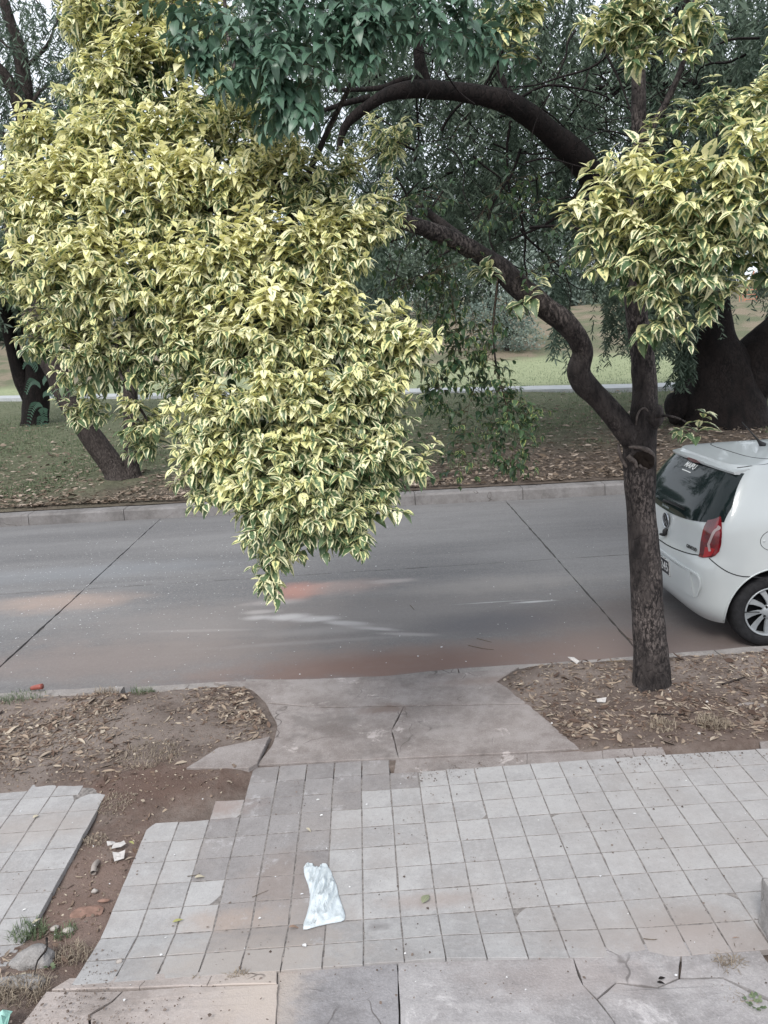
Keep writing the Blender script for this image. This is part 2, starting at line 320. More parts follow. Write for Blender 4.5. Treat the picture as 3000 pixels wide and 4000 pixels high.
def park_material():
    b = NB('park_ground', .95, .1); n = b.noise(.5, 6, .65); n2 = b.noise(4, 6, .75); n3 = b.noise(28, 5, .8)
    sx = b.new('ShaderNodeSeparateXYZ'); b.L(b.pos(), sx.inputs[0]); Y = sx.outputs['Y']; X = sx.outputs['X']
    grass = b.mix(b.ramp(n2, .35, .65), (.078,.092,.056), (.14,.152,.095)); grass = b.mix(b.math('MULTIPLY', b.ramp(n3, .4, .65), .6), grass, (.20,.20,.135))
    soil = b.mix(b.ramp(n2, .35, .65), (.095,.074,.062), (.165,.133,.112)); soil = b.mix(b.math('MULTIPLY', b.ramp(n3, .45, .7), .5), soil, (.25,.205,.165))
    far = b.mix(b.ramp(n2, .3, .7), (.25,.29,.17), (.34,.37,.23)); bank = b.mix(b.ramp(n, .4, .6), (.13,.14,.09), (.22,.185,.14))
    # bare earth by the kerb and under the trees, turf beyond
    e = b.math('ADD', Y, b.math('MULTIPLY', b.math('SUBTRACT', n, .5), 5.)); e = b.math('ADD', e, b.math('MULTIPLY', X, -.22))
    c = b.mix(b.ramp(e, 13.8, 17.5), soil, grass)
    tw = b.blob((8.6, 17.6), 4.5, 3.2, .8, .5); c = b.mix(b.math('MULTIPLY', tw, .75), c, soil)
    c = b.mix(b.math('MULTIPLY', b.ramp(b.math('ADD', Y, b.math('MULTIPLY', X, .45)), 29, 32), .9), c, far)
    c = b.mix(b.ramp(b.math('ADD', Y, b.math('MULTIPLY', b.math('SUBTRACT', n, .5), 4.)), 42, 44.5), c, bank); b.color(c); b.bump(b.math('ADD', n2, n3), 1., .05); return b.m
M_park = park_material()
M_path = concrete('path_concrete', (.30,.32,.33), (.38,.39,.40))
M_drytone = None
def litter_material(name, cols):
    b = NB(name, .8, .25); a = b.attr(); rnd = b.sep(a.outputs['Color'])[2]
    r = b.new('ShaderNodeValToRGB'); cr = r.color_ramp; cr.elements[0].position = 0; cr.elements[0].color = (*cols[0], 1); cr.elements[1].position = 1; cr.elements[1].color = (*cols[-1], 1)
    for i, c in enumerate(cols[1:-1]): e = cr.elements.new((i+1)/(len(cols)-1)); e.color = (*c, 1)
    b.L(rnd, r.inputs[0]); b.L(r.outputs[0], b.b.inputs['Base Color']); return b.m
M_litter = litter_material('dry_leaves', [(.07,.045,.035), (.12,.08,.06), (.18,.13,.10), (.14,.11,.09), (.30,.235,.18), (.20,.16,.13), (.42,.36,.29)])
M_litterf = litter_material('fallen_leaves', [(.06,.045,.035), (.12,.09,.065), (.16,.12,.09), (.24,.19,.15), (.36,.30,.25)])
M_grit = litter_material('soil_grit', [(.06,.045,.038), (.13,.10,.085), (.20,.165,.145)])
M_petal = litter_material('pale_specks', [(.45,.45,.45), (.6,.6,.6), (.55,.55,.58)])
M_grass = plain_leaf('grass_blade', (.075,.115,.06), (.19,.225,.13), .3, .6)
M_drygrass = plain_leaf('dry_grass_blade', (.14,.11,.085), (.36,.30,.23), .2, .7)

# ------------------------------------------------------------------ leaves
_u = np.array([0, .16, .38, .62, .84, 1.]); _w = np.array([0, .60, 1., .84, .40, 0.])
def leaf_template(curl=.35, fold=.22):
    v, a = [], []
    for u, ww in zip(_u, _w):
        mid = (u*(1-.12*curl*u), 0, -curl*.5*u*u+curl*.10*u)
        if ww == 0: v.append(mid); a.append((u, 0))
        else:
            for s in (-1, 0, 1): v.append((mid[0], s*ww*.5, mid[2]+abs(s)*ww*fold*.5)); a.append((u, abs(s)))
    f = [(0, 2, 1), (0, 3, 2)]
    for k in range(3):
        b = 1+3*k; f += [(b, b+1, b+4), (b, b+4, b+3), (b+1, b+2, b+5), (b+1, b+5, b+4)]
    f += [(10, 11, 13), (11, 12, 13)]
    return np.array(v, float), np.array(f), np.array(a, float)
TV, TF, TA = leaf_template()
NV = len(TV)
class Leaves:
    def __init__(s): s.o, s.d, s.n, s.L, s.W, s.curl, s.rnd, s.typ = ([] for _ in range(8))
    def add(s, o, d, n, L, W, curl, rnd, typ):
        for a, b in zip((s.o, s.d, s.n, s.L, s.W, s.curl, s.rnd, s.typ), (o, d, n, L, W, curl, rnd, typ)): a.append(b)
    def arrays(s): return [np.array(a, float) for a in (s.o, s.d, s.n, s.L, s.W, s.curl, s.rnd, s.typ)]
def frames(d, n):
    d = d/np.linalg.norm(d, axis=1)[:, None]; n = n-d*(n*d).sum(1)[:, None]; n /= np.linalg.norm(n, axis=1)[:, None]+1e-9
    return d, np.cross(n, d), n
def leaves_mesh(name, arr, mat):
    o, d, n, L, W, curl, rnd, typ = arr; d, s, n = frames(d, n)
    x = TV[None, :, 0]; y = TV[None, :, 1]; u = TA[None, :, 0]
    z = (-curl[:, None]*.5*u*u+curl[:, None]*.08*u)*L[:, None]+np.abs(y)*.22*W[:, None]
    P = o[:, None]+d[:, None]*(x*L[:, None])[..., None]+s[:, None]*(y*W[:, None])[..., None]+n[:, None]*z[..., None]
    N = len(o); F = (TF[None]+(np.arange(N)*NV)[:, None, None]).reshape(-1, 3)
    A = np.zeros((N, NV, 4)); A[..., 0] = TA[:, 0]; A[..., 1] = TA[:, 1]; A[..., 2] = rnd[:, None]; A[..., 3] = typ[:, None]
    return np_mesh(name, P.reshape(-1, 3), F, mat, A.reshape(-1, 4))
UP = np.array([0, 0, 1.])
def norm(v): return v/(np.linalg.norm(v)+1e-9)
def rv(): return norm(rng.normal(size=3))
twigs = []          # (pts) collected stems
def sprig(LV, p, dirn, length, L, typ, pairs=6, W=.42, droop=.5, stems=None):
    """a shoot with opposite leaves arching out and down"""
    d = norm(dirn); side = norm(np.cross(d, UP)+rv()*.3); pts = [p.copy()]; q = p.copy(); step = length/pairs
    for k in range(pairs):
        d = norm(d+np.array([0, 0, -.06*droop])); q = q+d*step; pts.append(q.copy())
        s1 = norm(side-d*(side@d)); 
        if k % 2: s1 = norm(np.cross(d, s1))
        sz = L*(1.05-.45*(k/pairs)**2)*rng.uniform(.65, 1.2)
        for sg in (-1, 1):
            ld = norm(s1*sg*np.array([1, 1, .45])+d*rng.uniform(.4, .9)+np.array([0, 0, .15-droop*rng.uniform(.2, .9)])+rv()*.15)
            up = norm(UP*.9+d*.2+rv()*.25)
            LV.add(q, ld, up, sz, sz*W*rng.uniform(.85, 1.15), rng.uniform(.7, 1.5), rng.random(), typ+rng.normal()*.16)
    LV.add(q, norm(d*np.array([1, 1, .4])+rv()*.35+np.array([0, 0, -.25])), norm(UP+rv()*.3), L*.7, L*.7*W, rng.uniform(.2, .7), rng.random(), typ+.1)
    if stems is not None: stems.append(np.array(pts))
def stems_geo(stems, r0=.0022, sides=3):
    """thin stems as one mesh"""
    V, Fc, off = [], [], 0
    for pts in stems:
        n = len(pts); T = np.gradient(pts, axis=0); T /= np.linalg.norm(T, axis=1)[:, None]+1e-9
        x = np.cross(T, UP+1e-3); x /= np.linalg.norm(x, axis=1)[:, None]+1e-9; y = np.cross(T, x); r = np.linspace(r0, r0*.4, n)[:, None]
        for a in (0, 2.094, 4.189): V.append(pts+(x*math.cos(a)+y*math.sin(a))*r)
        for k in range(n-1):
            for j in range(3):
                a, b = off+j*n+k, off+((j+1) % 3)*n+k; Fc.append((a, b, b+1, a+1))
        off += 3*n
    return np.vstack(V), np.array(Fc)
LEAFMESH = {}
def leaf_parts(parent, arr, idx, mat, key, name='leaf'):
    """the leaves that show largest, one object each, sharing a few meshes"""
    if key not in LEAFMESH:
        ms = []
        for k in range(14):
            v, f, a = leaf_template(rng.uniform(.7, 1.4)); at = np.zeros((NV, 4)); at[:, :2] = a; at[:, 2] = (k+.5)/14; at[:, 3] = key[1]+rng.normal()*.2
            ms.append(np_mesh(name, v, f, mat, at))
        LEAFMESH[key] = ms
    o, d, n, L, W = arr[:5]; d, s, n = frames(d, n); inv = Matrix.Translation(-Vector(parent.location))
    for i in idx:
        ob = bpy.data.objects.new(name, LEAFMESH[key][rng.integers(14)]); m = Matrix.Identity(4)
        for r in range(3): m[r][0], m[r][1], m[r][2], m[r][3] = d[i][r]*L[i], s[i][r]*W[i], n[i][r]*L[i], o[i][r]
        ob.parent = parent; ob.matrix_parent_inverse = inv; ob.matrix_basis = m; C.objects.link(ob)
def project(P):
    q = P-np.array([0, 0, H]); z = q@F_; return (1500+FPX*(q@R_)/z)*1659/3000, (2000-FPX*(q@U_)/z)*2212/4000, z
def scatter(name, P, size, mat, aspect=.4, lift=.004, tilt=.5, bend=.35, curlz=True):
    """flat-lying litter: each a bent pointed flake of 4 triangles"""
    N = len(P); a = rng.uniform(0, 2*np.pi, N); sz = size*np.clip(rng.lognormal(-.12, .42, N), .3, 2.2)
    d = np.stack([np.cos(a), np.sin(a), rng.normal(0, tilt*.4, N)], 1); n = np.stack([rng.normal(0, tilt, N), rng.normal(0, tilt, N), np.ones(N)], 1)
    d, s, n = frames(d, n); as_ = aspect*rng.uniform(.5, 1.3, N)
    T = np.array([(-.5, 0, 0), (-.12, -.5, 1), (0, 0, .3), (-.12, .5, 1), (.25, -.36, 1), (.25, .36, 1), (.5, 0, .1)]); tf = np.array([(0, 1, 2), (0, 2, 3), (1, 4, 2), (2, 5, 3), (4, 6, 2), (2, 6, 5)])
    b = rng.uniform(-bend, bend, N)
    V = P[:, None]+d[:, None]*(T[None, :, 0]*sz[:, None])[..., None]+s[:, None]*(T[None, :, 1]*(sz*as_)[:, None])[..., None]+n[:, None]*(T[None, :, 2]*(b*sz*as_)[:, None])[..., None]
    V[..., 2] += lift+np.abs(d[:, 2:3])*sz[:, None]*.4
    F = (tf[None]+(np.arange(N)*7)[:, None, None]).reshape(-1, 3); A = np.zeros((N, 7, 4)); A[..., 2] = rng.random(N)[:, None]
    return np_mesh(name, V.reshape(-1, 3), F, mat, A.reshape(-1, 4), smooth=False)
def inpoly(x, y, poly):
    x = np.asarray(x); y = np.asarray(y); c = np.zeros(x.shape, bool); n = len(poly)
    for i in range(n):
        x1, y1 = poly[i][:2]; x2, y2 = poly[i-1][:2]
        with np.errstate(divide='ignore', invalid='ignore'):
            c ^= ((y1 > y) != (y2 > y)) & (x < (x2-x1)*(y-y1)/(y2-y1+1e-12)+x1)
    return c

# ------------------------------------------------------------------ ground
T_ = .18124; GX, GY = -.1529, 4.1546
def ramp_z(i, j):       # the pavement lifts a little towards the house at the left
    return .040*np.maximum(0, np.asarray(j, float)-5)*np.clip((7-np.asarray(i, float))/5, 0, 1)
def paved_z(x, y): return ramp_z((x-GX)/T_, np.minimum((GY-y)/T_, 8.5))
def GP(px, py):         # pixel on the paved surface
    z = 0.
    for _ in range(6): p = G(px, py, z); z = float(paved_z(p[0], p[1]))
    return np.array([p[0], p[1], z])
KN, KNF = 6.12, -.12     # near kerb line (road side), road level
def kerb_far(x): return 13.16-.082*x*.55
def terrain(y): return np.interp(y, [13, 22, 30, 42, 45, 58, 80, 130, 400, 900], [.06, .58, .62, .85, 1.25, 3.5, 5.0, 8, 14, 18])
xs = np.concatenate([np.linspace(-700, -60, 12), np.linspace(-50, 50, 101), np.linspace(60, 700, 12)])
ys = np.concatenate([np.linspace(0, 20, 41), np.linspace(21, 90, 70), np.linspace(100, 900, 20)])
v = []
for y in ys:
    for x in xs:
        yy = 13.35+y if y > 0 else 13.35
        yk = kerb_far(x)+.155 if y == 0 and abs(x) < 60 else (13.35+y if y > 0 else 13.35-.045*np.clip(x, -60, 60)+.0)
        z = float(terrain(yy))-(.004 if y == 0 else 0)+ (0 if y < .3 else .06*float(vnoise(np.array([x, yy, 0.]), .4))+.5*float(vnoise(np.array([x, yy, 3.]), .05))*min(1, max(0, (yy-45)/30)))
        v.append((x, yk if y == 0 else yy, z))
nx = len(xs); f = [(j*nx+i, j*nx+i+1, (j+1)*nx+i+1, (j+1)*nx+i) for j in range(len(ys)-1) for i in range(nx-1)]
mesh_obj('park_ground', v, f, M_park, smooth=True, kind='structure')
mesh_obj('ground', [(-700, -300, -.30), (700, -300, -.30), (700, 13.6, -.30), (-700, 13.6, -.30)], [(0, 1, 2, 3)], M_soil, kind='structure')
# footpath through the park
pp = [(-60, 57), (-17.2, 37.8), (3.5, 27.6), (12.3, 23.7), (40, 12+4)]
v = []
for k, (x, y) in enumerate(catmull([(a, b, 0) for a, b in pp], 12)[:, :2]):
    for o, dz in ((-1.15, -.1), (-1.15, .07), (1.15, .07), (1.15, -.1)): v.append((x+o*.3, y+o*.62, float(terrain(y))+dz+.03))
n = len(v)//4; f = [(4*k+j, 4*k+j+1, 4*k+j+5, 4*k+j+4) for k in range(n-1) for j in range(3)]
mesh_obj('footpath', v, f, M_path, kind='structure')

# ------------------------------------------------------------------ road
road = empty('road', (0, 9.6, KNF), kind='structure')
mesh_obj('road_bed', [(-120, KN-.02, -.14), (120, KN-.02, -.14), (120, 13.6+4, -.14), (-120, 13.6+4, -.14)], [(0, 1, 2, 3)], M_joint, road)
xj = [-120, -33.1, -27.2, -21.3, -15.4, -9.5, -3.6, 2.3, 8.2, 14.1, 20., 25.9, 31.8, 120]
def slab(name, poly, z, th, mat, parent, jitter=.004, gap=.004, step=.12, bev=.004, **kw):
    """slab with slightly ragged, chamfered edges; poly of (x, y[, z])"""
    P = [np.array([p[0], p[1], p[2] if len(p) > 2 else z]) for p in poly]; out = []
    ar = sum(P[i-1][0]*P[i][1]-P[i][0]*P[i-1][1] for i in range(len(P)))
    if ar < 0: P = P[::-1]
    cx = sum(p[0] for p in P)/len(P)
    n_ = len(P); Q = []
    for i in range(n_):
        e1, e2 = P[i]-P[i-1], P[(i+1) % n_]-P[i]; n1 = np.array([-e1[1], e1[0], 0])/(np.linalg.norm(e1[:2])+1e-9); n2 = np.array([-e2[1], e2[0], 0])/(np.linalg.norm(e2[:2])+1e-9)
        m_ = n1+n2; Q.append(P[i]+m_*gap/max(.35, 1+float(n1@n2)))
    for i in range(n_):
        a, b = Q[i], Q[(i+1) % n_]; e = b-a; L = np.linalg.norm(e[:2])
        if L < 1e-6: continue
        nrm = np.array([-e[1], e[0], 0])/L; m = max(1, int(L/step))
        for k in range(m):
            t = k/m; q = a+e*t; q = q+nrm*jitter*(abs(float(vnoise(q*9)))+.5*rng.random())*(1 if k else .3); out.append(q)
    bm = bmesh.new(); top = [bm.verts.new(q) for q in out]
    ring2 = []
    n = len(out)
    for i, q in enumerate(out):
        e = out[(i+1) % n]-out[i-1]; nn = np.array([e[1], -e[0], 0]); nn = nn/(np.linalg.norm(nn)+1e-9); ring2.append(bm.verts.new(q+nn*bev-np.array([0, 0, bev])))
    ring3 = [bm.verts.new((r.co.x, r.co.y, r.co.z-th)) for r in ring2]
    for t_ in tessellate_polygon([[Vector((q[0], q[1], 0)) for q in out]]):
        try: bm.faces.new([top[k] for k in t_])
        except ValueError: pass
    for A, B in ((top, ring2), (ring2, ring3)):
        for i in range(n): bm.faces.new((A[i], B[i], B[(i+1) % n], A[(i+1) % n]))
    bmesh.ops.recalc_face_normals(bm, faces=bm.faces[:])
    me = bpy.data.meshes.new(name); bm.to_mesh(me); bm.free(); me.materials.append(mat)
    o = link(bpy.data.objects.new(name, me))
    if parent is not None: setparent(o, parent)
    return tag(o, **kw)
for a, b in zip(xj[:-1], xj[1:]):
    long_ = 9.35
    for y0, y1 in ((KN-.01, long_), (long_, None)):
        ya, yb = (y1, y1) if y1 else (kerb_far(a)-.15, kerb_far(b)-.15)
        g = .012 if y1 else .010
        st = .25 if abs(a) < 20 and abs(b) < 20 else 8
        P = [(a, y0-.0), (b, y0-.0), (b, yb), (a, ya)]
        slab('concrete_slab', P, KNF, .02, M_road, road, jitter=.018, gap=.0012, step=min(st, .11) if st < 1 else st, bev=.003)
# kerbs
def kerb(name, xa, xb, line, face, top, depth, seg, mat, parent, broken=()):
    x = xa
    while x < xb:
        L = seg*random.uniform(.85, 1.15); x2 = min(xb, x+L)
        m = max(2, int((x2-x)/.22)); v, f = [], []
        prof = [(-.0, face), (.012, top-.03), (.035, top), (depth-.02, top), (depth, top-.02), (depth, face)]
        for k in range(m+1):
            xx = x+.005+(x2-x-.010)*k/m
            for (dy, z) in prof:
                n_ = .006*float(vnoise(np.array([xx, dy*3, z*5]), 7)); v.append((xx, line(xx)+dy*1.0+n_, z+(n_ if z > face else 0)+(low(xx) if z > face and low else 0)))
        w_ = len(prof)
        for k in range(m):
            for j in range(w_-1): f.append((k*w_+j, (k+1)*w_+j, (k+1)*w_+j+1, k*w_+j+1))
        f.append(tuple(range(w_))); f.append(tuple(m*w_+j for j in range(w_))[::-1])
        mesh_obj(name, v, f, mat, parent); x = x2
low = None
fk = empty('far_kerb', (0, 13.2, KNF), kind='structure')
kerb('kerb_stone', -30, 30, lambda x: kerb_far(x)-.15, KNF-.03, .065, .32, 1.6, M_kerb, fk)
nk = empty('near_kerb', (0, 6.1, KNF), kind='structure')
# near kerb mirrors it: its face looks at the road; the top sinks at the driveway
low = lambda x: -.05*float(np.clip(1-abs(x+.2)/1.0, 0, 1)) - .02
def near_line(x): return float(np.interp(x, [-3.6, -1.2, 1.3, 3.3, 6], [6.19, 6.13, 6.05, 6.12, 6.16]))
kerb('kerb_stone', -14, -2.15, lambda x: near_line(x)-.15, -.17, .015, .15, 1.3, M_kerbn, nk)
kerb('kerb_stone', -2.05, -1.2, lambda x: near_line(x)-.14, -.17, .004, .14, .8, M_kerbn, nk)
kerb('kerb_stone', -1.13, 14, lambda x: near_line(x)-.15, -.17, .018, .15, 1.9, M_kerbn, nk)

# ------------------------------------------------------------------ near soil
LV_ = [(-20, 1720), (110, 1692), (180, 1692), (205, 1745), (70, 2010), (-40, 2075), (-60, 2300), (30, 2230), (150, 2110), (235, 2000), (335, 1750), (470, 1715), (560, 1640), (405, 1668), (590, 1585), (535, 1488), (0, 1490), (-500, 1500), (-900, 1720)]
RV_ = [(1080, 1470), (1250, 1620), (1420, 1612), (1640, 1600), (2400, 1540), (2400, 1390), (1659, 1400), (1180, 1432)]
PL = [G(*p) for p in LV_]; PR = [G(*p) for p in RV_]
gx = np.arange(-7, 7.01, .035); gy = np.arange(1.3, 5.98, .03)
XX, YY = np.meshgrid(gx, gy); inside = inpoly(XX, YY, PL) | inpoly(XX, YY, PR)
ins = inside.astype(float)
for _ in range(6): ins = (ins+np.roll(ins, 1, 0)+np.roll(ins, -1, 0)+np.roll(ins, 1, 1)+np.roll(ins, -1, 1))/5
P3_ = np.stack([XX, YY, XX*0], -1)
trench = inpoly(XX, YY, [G(*p) for p in [(205, 1745), (70, 2010), (150, 2110), (235, 2000), (335, 1750)]])
tr = trench.astype(float)
for _ in range(5): tr = (tr+np.roll(tr, 1, 0)+np.roll(tr, -1, 0)+np.roll(tr, 1, 1)+np.roll(tr, -1, 1))/5
hz = vnoise(P3_, 1.7)*.012+vnoise(P3_+5, 6)*.006+vnoise(P3_+9, 22)*.004
ZZ = np.where(YY > GY+.42, -.006, np.where(YY < GY-7.25*T_, -.075, -.050))*(1-ins)+ins*(.012+hz*1.5+.02*np.clip((YY-4.3)/1.2, 0, 1))-tr*.022+paved_z(XX, YY)
ZZ[-1, :] = -.02
v = np.stack([XX, YY, ZZ], -1).reshape(-1, 3); ny, nx = XX.shape
I = np.arange(ny*nx).reshape(ny, nx); F4 = np.stack([I[:-1, :-1], I[:-1, 1:], I[1:, 1:], I[1:, :-1]], -1).reshape(-1, 4)
link(tag(bpy.data.objects.new('verge', np_mesh('verge', v, F4, M_soil)), kind='structure'))
def soil_z(x, y):
    i = np.clip(((x-gx[0])/.035).round().astype(int), 0, nx-1); j = np.clip(((y-gy[0])/.03).round().astype(int), 0, ny-1); return ZZ[j, i]
mesh_obj('pavement_beyond', [(-120, 1.3, -.03), (-6.98, 1.3, -.03), (-6.98, 5.98, -.03), (-120, 5.98, -.03), (6.98, 1.3, -.03), (120, 1.3, -.03), (120, 5.98, -.03), (6.98, 5.98, -.03), (-120, -60, -.035), (120, -60, -.035), (120, 1.3, -.035), (-120, 1.3, -.035)], [(0, 1, 2, 3), (4, 5, 6, 7), (8, 9, 10, 11)], M_slab, kind='structure')

# ------------------------------------------------------------------ tiles
pav = empty('pavement', (0, 3.5, 0), kind='structure')
def corner(i, j):
    jj = j; x = GX+i*T_; 
    y = GY-jj*T_
    p = np.array([x, y, 0.]); dx = .012*float(vnoise(p+3, .55))+.002*float(vnoise(p, 3)); dy = .022*float(vnoise(p+11, .5))+.002*float(vnoise(p+2, 3))
    return np.array([x+dx, y+dy, float(ramp_z(i, j))])
ntile = 0
bv, bf = [], []
for (i0, i1, j0, j1) in ((-17, -9, -3, 7), (-7, -5, 0, 7), (-5, -4, -1, 7), (-4, 17, -2, 7), (-4, 1, -3, -2)):
    o_ = len(bv); ni, nj = i1-i0, j1-j0
    for a in range(ni+1):
        for b_ in range(nj+1): p = corner(i0+a, j0+b_); p[0] += (.03 if a == 0 and i0 in (-17, -7) else -.03 if a == ni and i1 in (-9, 17) else 0); p[1] += (-.02 if b_ == 0 else .02 if b_ == nj else 0); bv.append((p[0], p[1], p[2]-.0028-(.010 if b_ == nj else 0)))
    for a in range(ni):
        for b_ in range(nj): q = o_+a*(nj+1)+b_; bf.append((q, q+1, q+nj+2, q+nj+1))
M_mortar = simple('dirty_mortar', (.185,.170,.163), .95, .1, .4, 40, .6, .006)
mesh_obj('mortar_bed', bv, bf, M_mortar, pav)
for i in range(-16, 17):
    jt = -2; jb = 7
    if i < -9: jt, jb = -3, 7
    elif -4 <= i <= 0: jt = -3
    elif i in (-9, -8): continue
    elif i == -7: jt = 0
    elif i == -6: jt = 0
    elif i == -5: jt = -1
    if i >= 14: jb = 7
    for j in range(jt, jb):
        if i == -10 and j == -3: continue
        c = [corner(i, j+1), corner(i+1, j+1), corner(i+1, j), corner(i, j)]
        X, Y, Zd = project(np.array(c)); 
        if X.max() < -60 or X.min() > 1720 or Y.min() > 2280: continue
        dark = (-5 <= i <= -2 and j < 6 and not (i == -5 and j >= 3) and not(i==-5 and j<0)) or (i in (-1, 0, 1) and j < -1) or (i == -1 and j < 0)
        if (-5 <= i <= -3) and j >= 6: dark = False
        mt = M_tiled if dark else M_tile
        P = [p.copy() for p in c]; r = rng.random(); tilt = rng.normal(0, .0006, 2)
        for q in P: q[2] += tilt[0]*(1 if q[0] > P[0][0]+.05 else -1)+tilt[1]*(1 if q[1] > P[0][1]+.05 else -1)
        if (i, j) in [(-10, -2), (-5, 3), (-7, 0), (6, 6), (9, 5), (4, 5), (-9, 2)] or rng.random() < .035:       # a broken corner
            k = rng.integers(4); a, b_, c_ = P[k-1], P[k], P[(k+1) % 4]; ta, tb = rng.uniform(.15, .4, 2)
            P = [*P[:k], b_+(a-b_)*ta, b_+(a-b_)*ta*.4+(c_-b_)*tb*.5, b_+(c_-b_)*tb, *P[k+1:]]
        slab('tile', P, 0, .03, mt, pav, jitter=.0032, gap=.0036, step=.045, bev=.0016); ntile += 1
print('tiles', ntile)
# edging strip between tiles and verge / driveway, and along the house side
def strip(pts_a, pts_b, cuts, mat, parent, name='edging'):
    A = np.array([GP(*p) for p in pts_a]); B = np.array([GP(*p) for p in pts_b])
    for t0, t1 in zip(cuts[:-1], cuts[1:]):
        f_ = lambda Q, t: np.array([np.interp(t, np.linspace(0, 1, len(Q)), Q[:, k]) for k in range(3)])
        P = [f_(B, t0), f_(B, t1), f_(A, t1), f_(A, t0)]
        slab(name, P, 0, .04, mat, parent, jitter=.006, gap=.003, step=.08)
strip([(855, 1640), (1250, 1622), (1430, 1612)], [(850, 1672), (1250, 1644), (1440, 1631)], [0, .36, .64, .82, 1], M_slab, pav)
strip([(1640, 1600), (1800, 1592)], [(1645, 1620), (1810, 1608)], [0, 1], M_slab, pav)
strip([(150, 2112), (420, 2098), (598, 2090)], [(110, 2138), (400, 2130), (598, 2124)], [0, .33, .62, 1], M_slabT, pav)
drive = empty('driveway', tuple(G(850, 1560)), kind='structure')
DR = [[(462,1476), (700,1468), (1000,1456), (1120,1444), (1072,1475), (1160,1522), (870,1527), (690,1530), (575,1520), (545,1492)],
      [(575,1522), (690,1532), (872,1529), (846,1580), (861,1640), (555,1655), (590,1610), (600,1570)],
      [(873,1529), (1160,1524), (1195,1560), (1250,1620), (1080,1630), (862,1640), (847,1580)],
      [(405,1668), (470,1625), (583,1600), (556,1658), (538,1668)]]
for kq, P in enumerate(DR): slab('concrete_slab', [GP(*p)+np.array([0, 0, .034 if kq == 3 else .012]) for p in P], 0, .05, M_slab, drive, jitter=.007, gap=.0, step=.05)
fore = empty('forecourt', tuple(G(900, 2160)), kind='structure')
FO = [([(100,2140), (262,2140), (240,2160), (190,2190), (196,2300), (-20,2300)], M_slabT), ([(266,2140), (400,2130), (600,2124), (590,2300), (200,2300), (195,2192), (243,2163)], M_slabT),
      ([(601,2066), (857,2060), (867,2300), (592,2300)], M_slabD), ([(858,2060), (1231,2050), (1258,2125), (1290,2160), (1322,2200), (1390,2300), (868,2300)], M_slabB),
      ([(1232,2046), (1320,2042), (1400,2036), (1452,2034), (1470,2062), (1465,2110), (1420,2130), (1330,2120), (1290,2154), (1260,2125)], M_slabB),
      ([(1292,2157), (1331,2122), (1420,2133), (1468,2113), (1560,2112), (1680,2170), (1760,2300), (1392,2300), (1324,2200)], M_slabB),
      ([(1473,2062), (1476,2034), (1530,2032), (1640,2050), (1720,2160), (1660, 2152), (1562,2108), (1470,2110)], M_slabB)]
for P, m_ in FO: slab('concrete_slab', [GP(*p)+np.array([0, 0, -.0045]) for p in P], 0, .05, m_, fore, jitter=.006, gap=.0, step=.05, bev=.0015)
# house-side end of the tiles, right: plain screed patches
for P in ([(1060,2078), (1236,2068), (1230,2092), (1065,2104)], [(1240,2058), (1405,2042), (1400,2056), (1320,2074), (1240,2084)]):
    pass

# ------------------------------------------------------------------ street tree
bx, by = 2.03, 5.47
TY = 5.50
tree = empty('street_tree', (float(D(1408, 1490, TY)[0]), TY, 0.), 'nearest street tree, forked dark trunk by the kerb carrying cream and green variegated leaves', 'tree')
tv = limb([(1412, 1530, TY, 132), (1410, 1500, TY, 104), (1408, 1478, TY, 86), (1406, 1440, TY, 77), (1403, 1380, TY, 69), (1397, 1280, TY, 66), (1389, 1160, TY, 62), (1384, 1080, TY, 61), (1383, 1030, TY, 68), (1382, 990, TY, 73), (1384, 950, TY, 70), (1390, 900, TY, 62), (1392, 850, TY, 54), (1388, 780, TY, 50), (1380, 720, TY, 46), (1372, 650, TY, 44), (1376, 540, TY, 38), (1380, 420, TY, 32), (1380, 280, TY, 30), (1379, 130, TY, 28), (1378, -10, TY, 24), (1376, -150, TY, 18)], sides=40, n=12, rough=.075, rs=9)
mesh_obj('trunk', *tv, M_bark, tree, smooth=True)
LB = [(1388, 1000, TY, 40), (1372, 955, TY, 54), (1340, 915, TY, 50), (1298, 865, TY, 48), (1262, 828, TY-.02, 50), (1250, 800, TY-.03, 50), (1258, 755, TY-.05, 44), (1228, 705, TY-.1, 47), (1178, 665, TY-.1, 48), (1120, 618, TY-.1, 50), (1080, 580, TY-.1, 46), (1040, 552, TY-.12, 40), (980, 518, TY-.2, 38), (900, 488, TY-.3, 34), (850, 474, TY-.35, 32), (780, 474, TY-.4, 28), (660, 500, TY-.6, 24), (520, 470, TY-.7, 20), (360, 420, TY-.8, 14)]
mesh_obj('branch', *limb(LB, sides=26, n=9, rough=.06, rs=16), M_bark, tree, smooth=True)
mesh_obj('branch', *limb([(1235, 815, TY, 20), (1246, 818, TY, 40), (1262, 822, TY, 40)], sides=14, n=4, rough=.1), M_bark, tree, smooth=True)
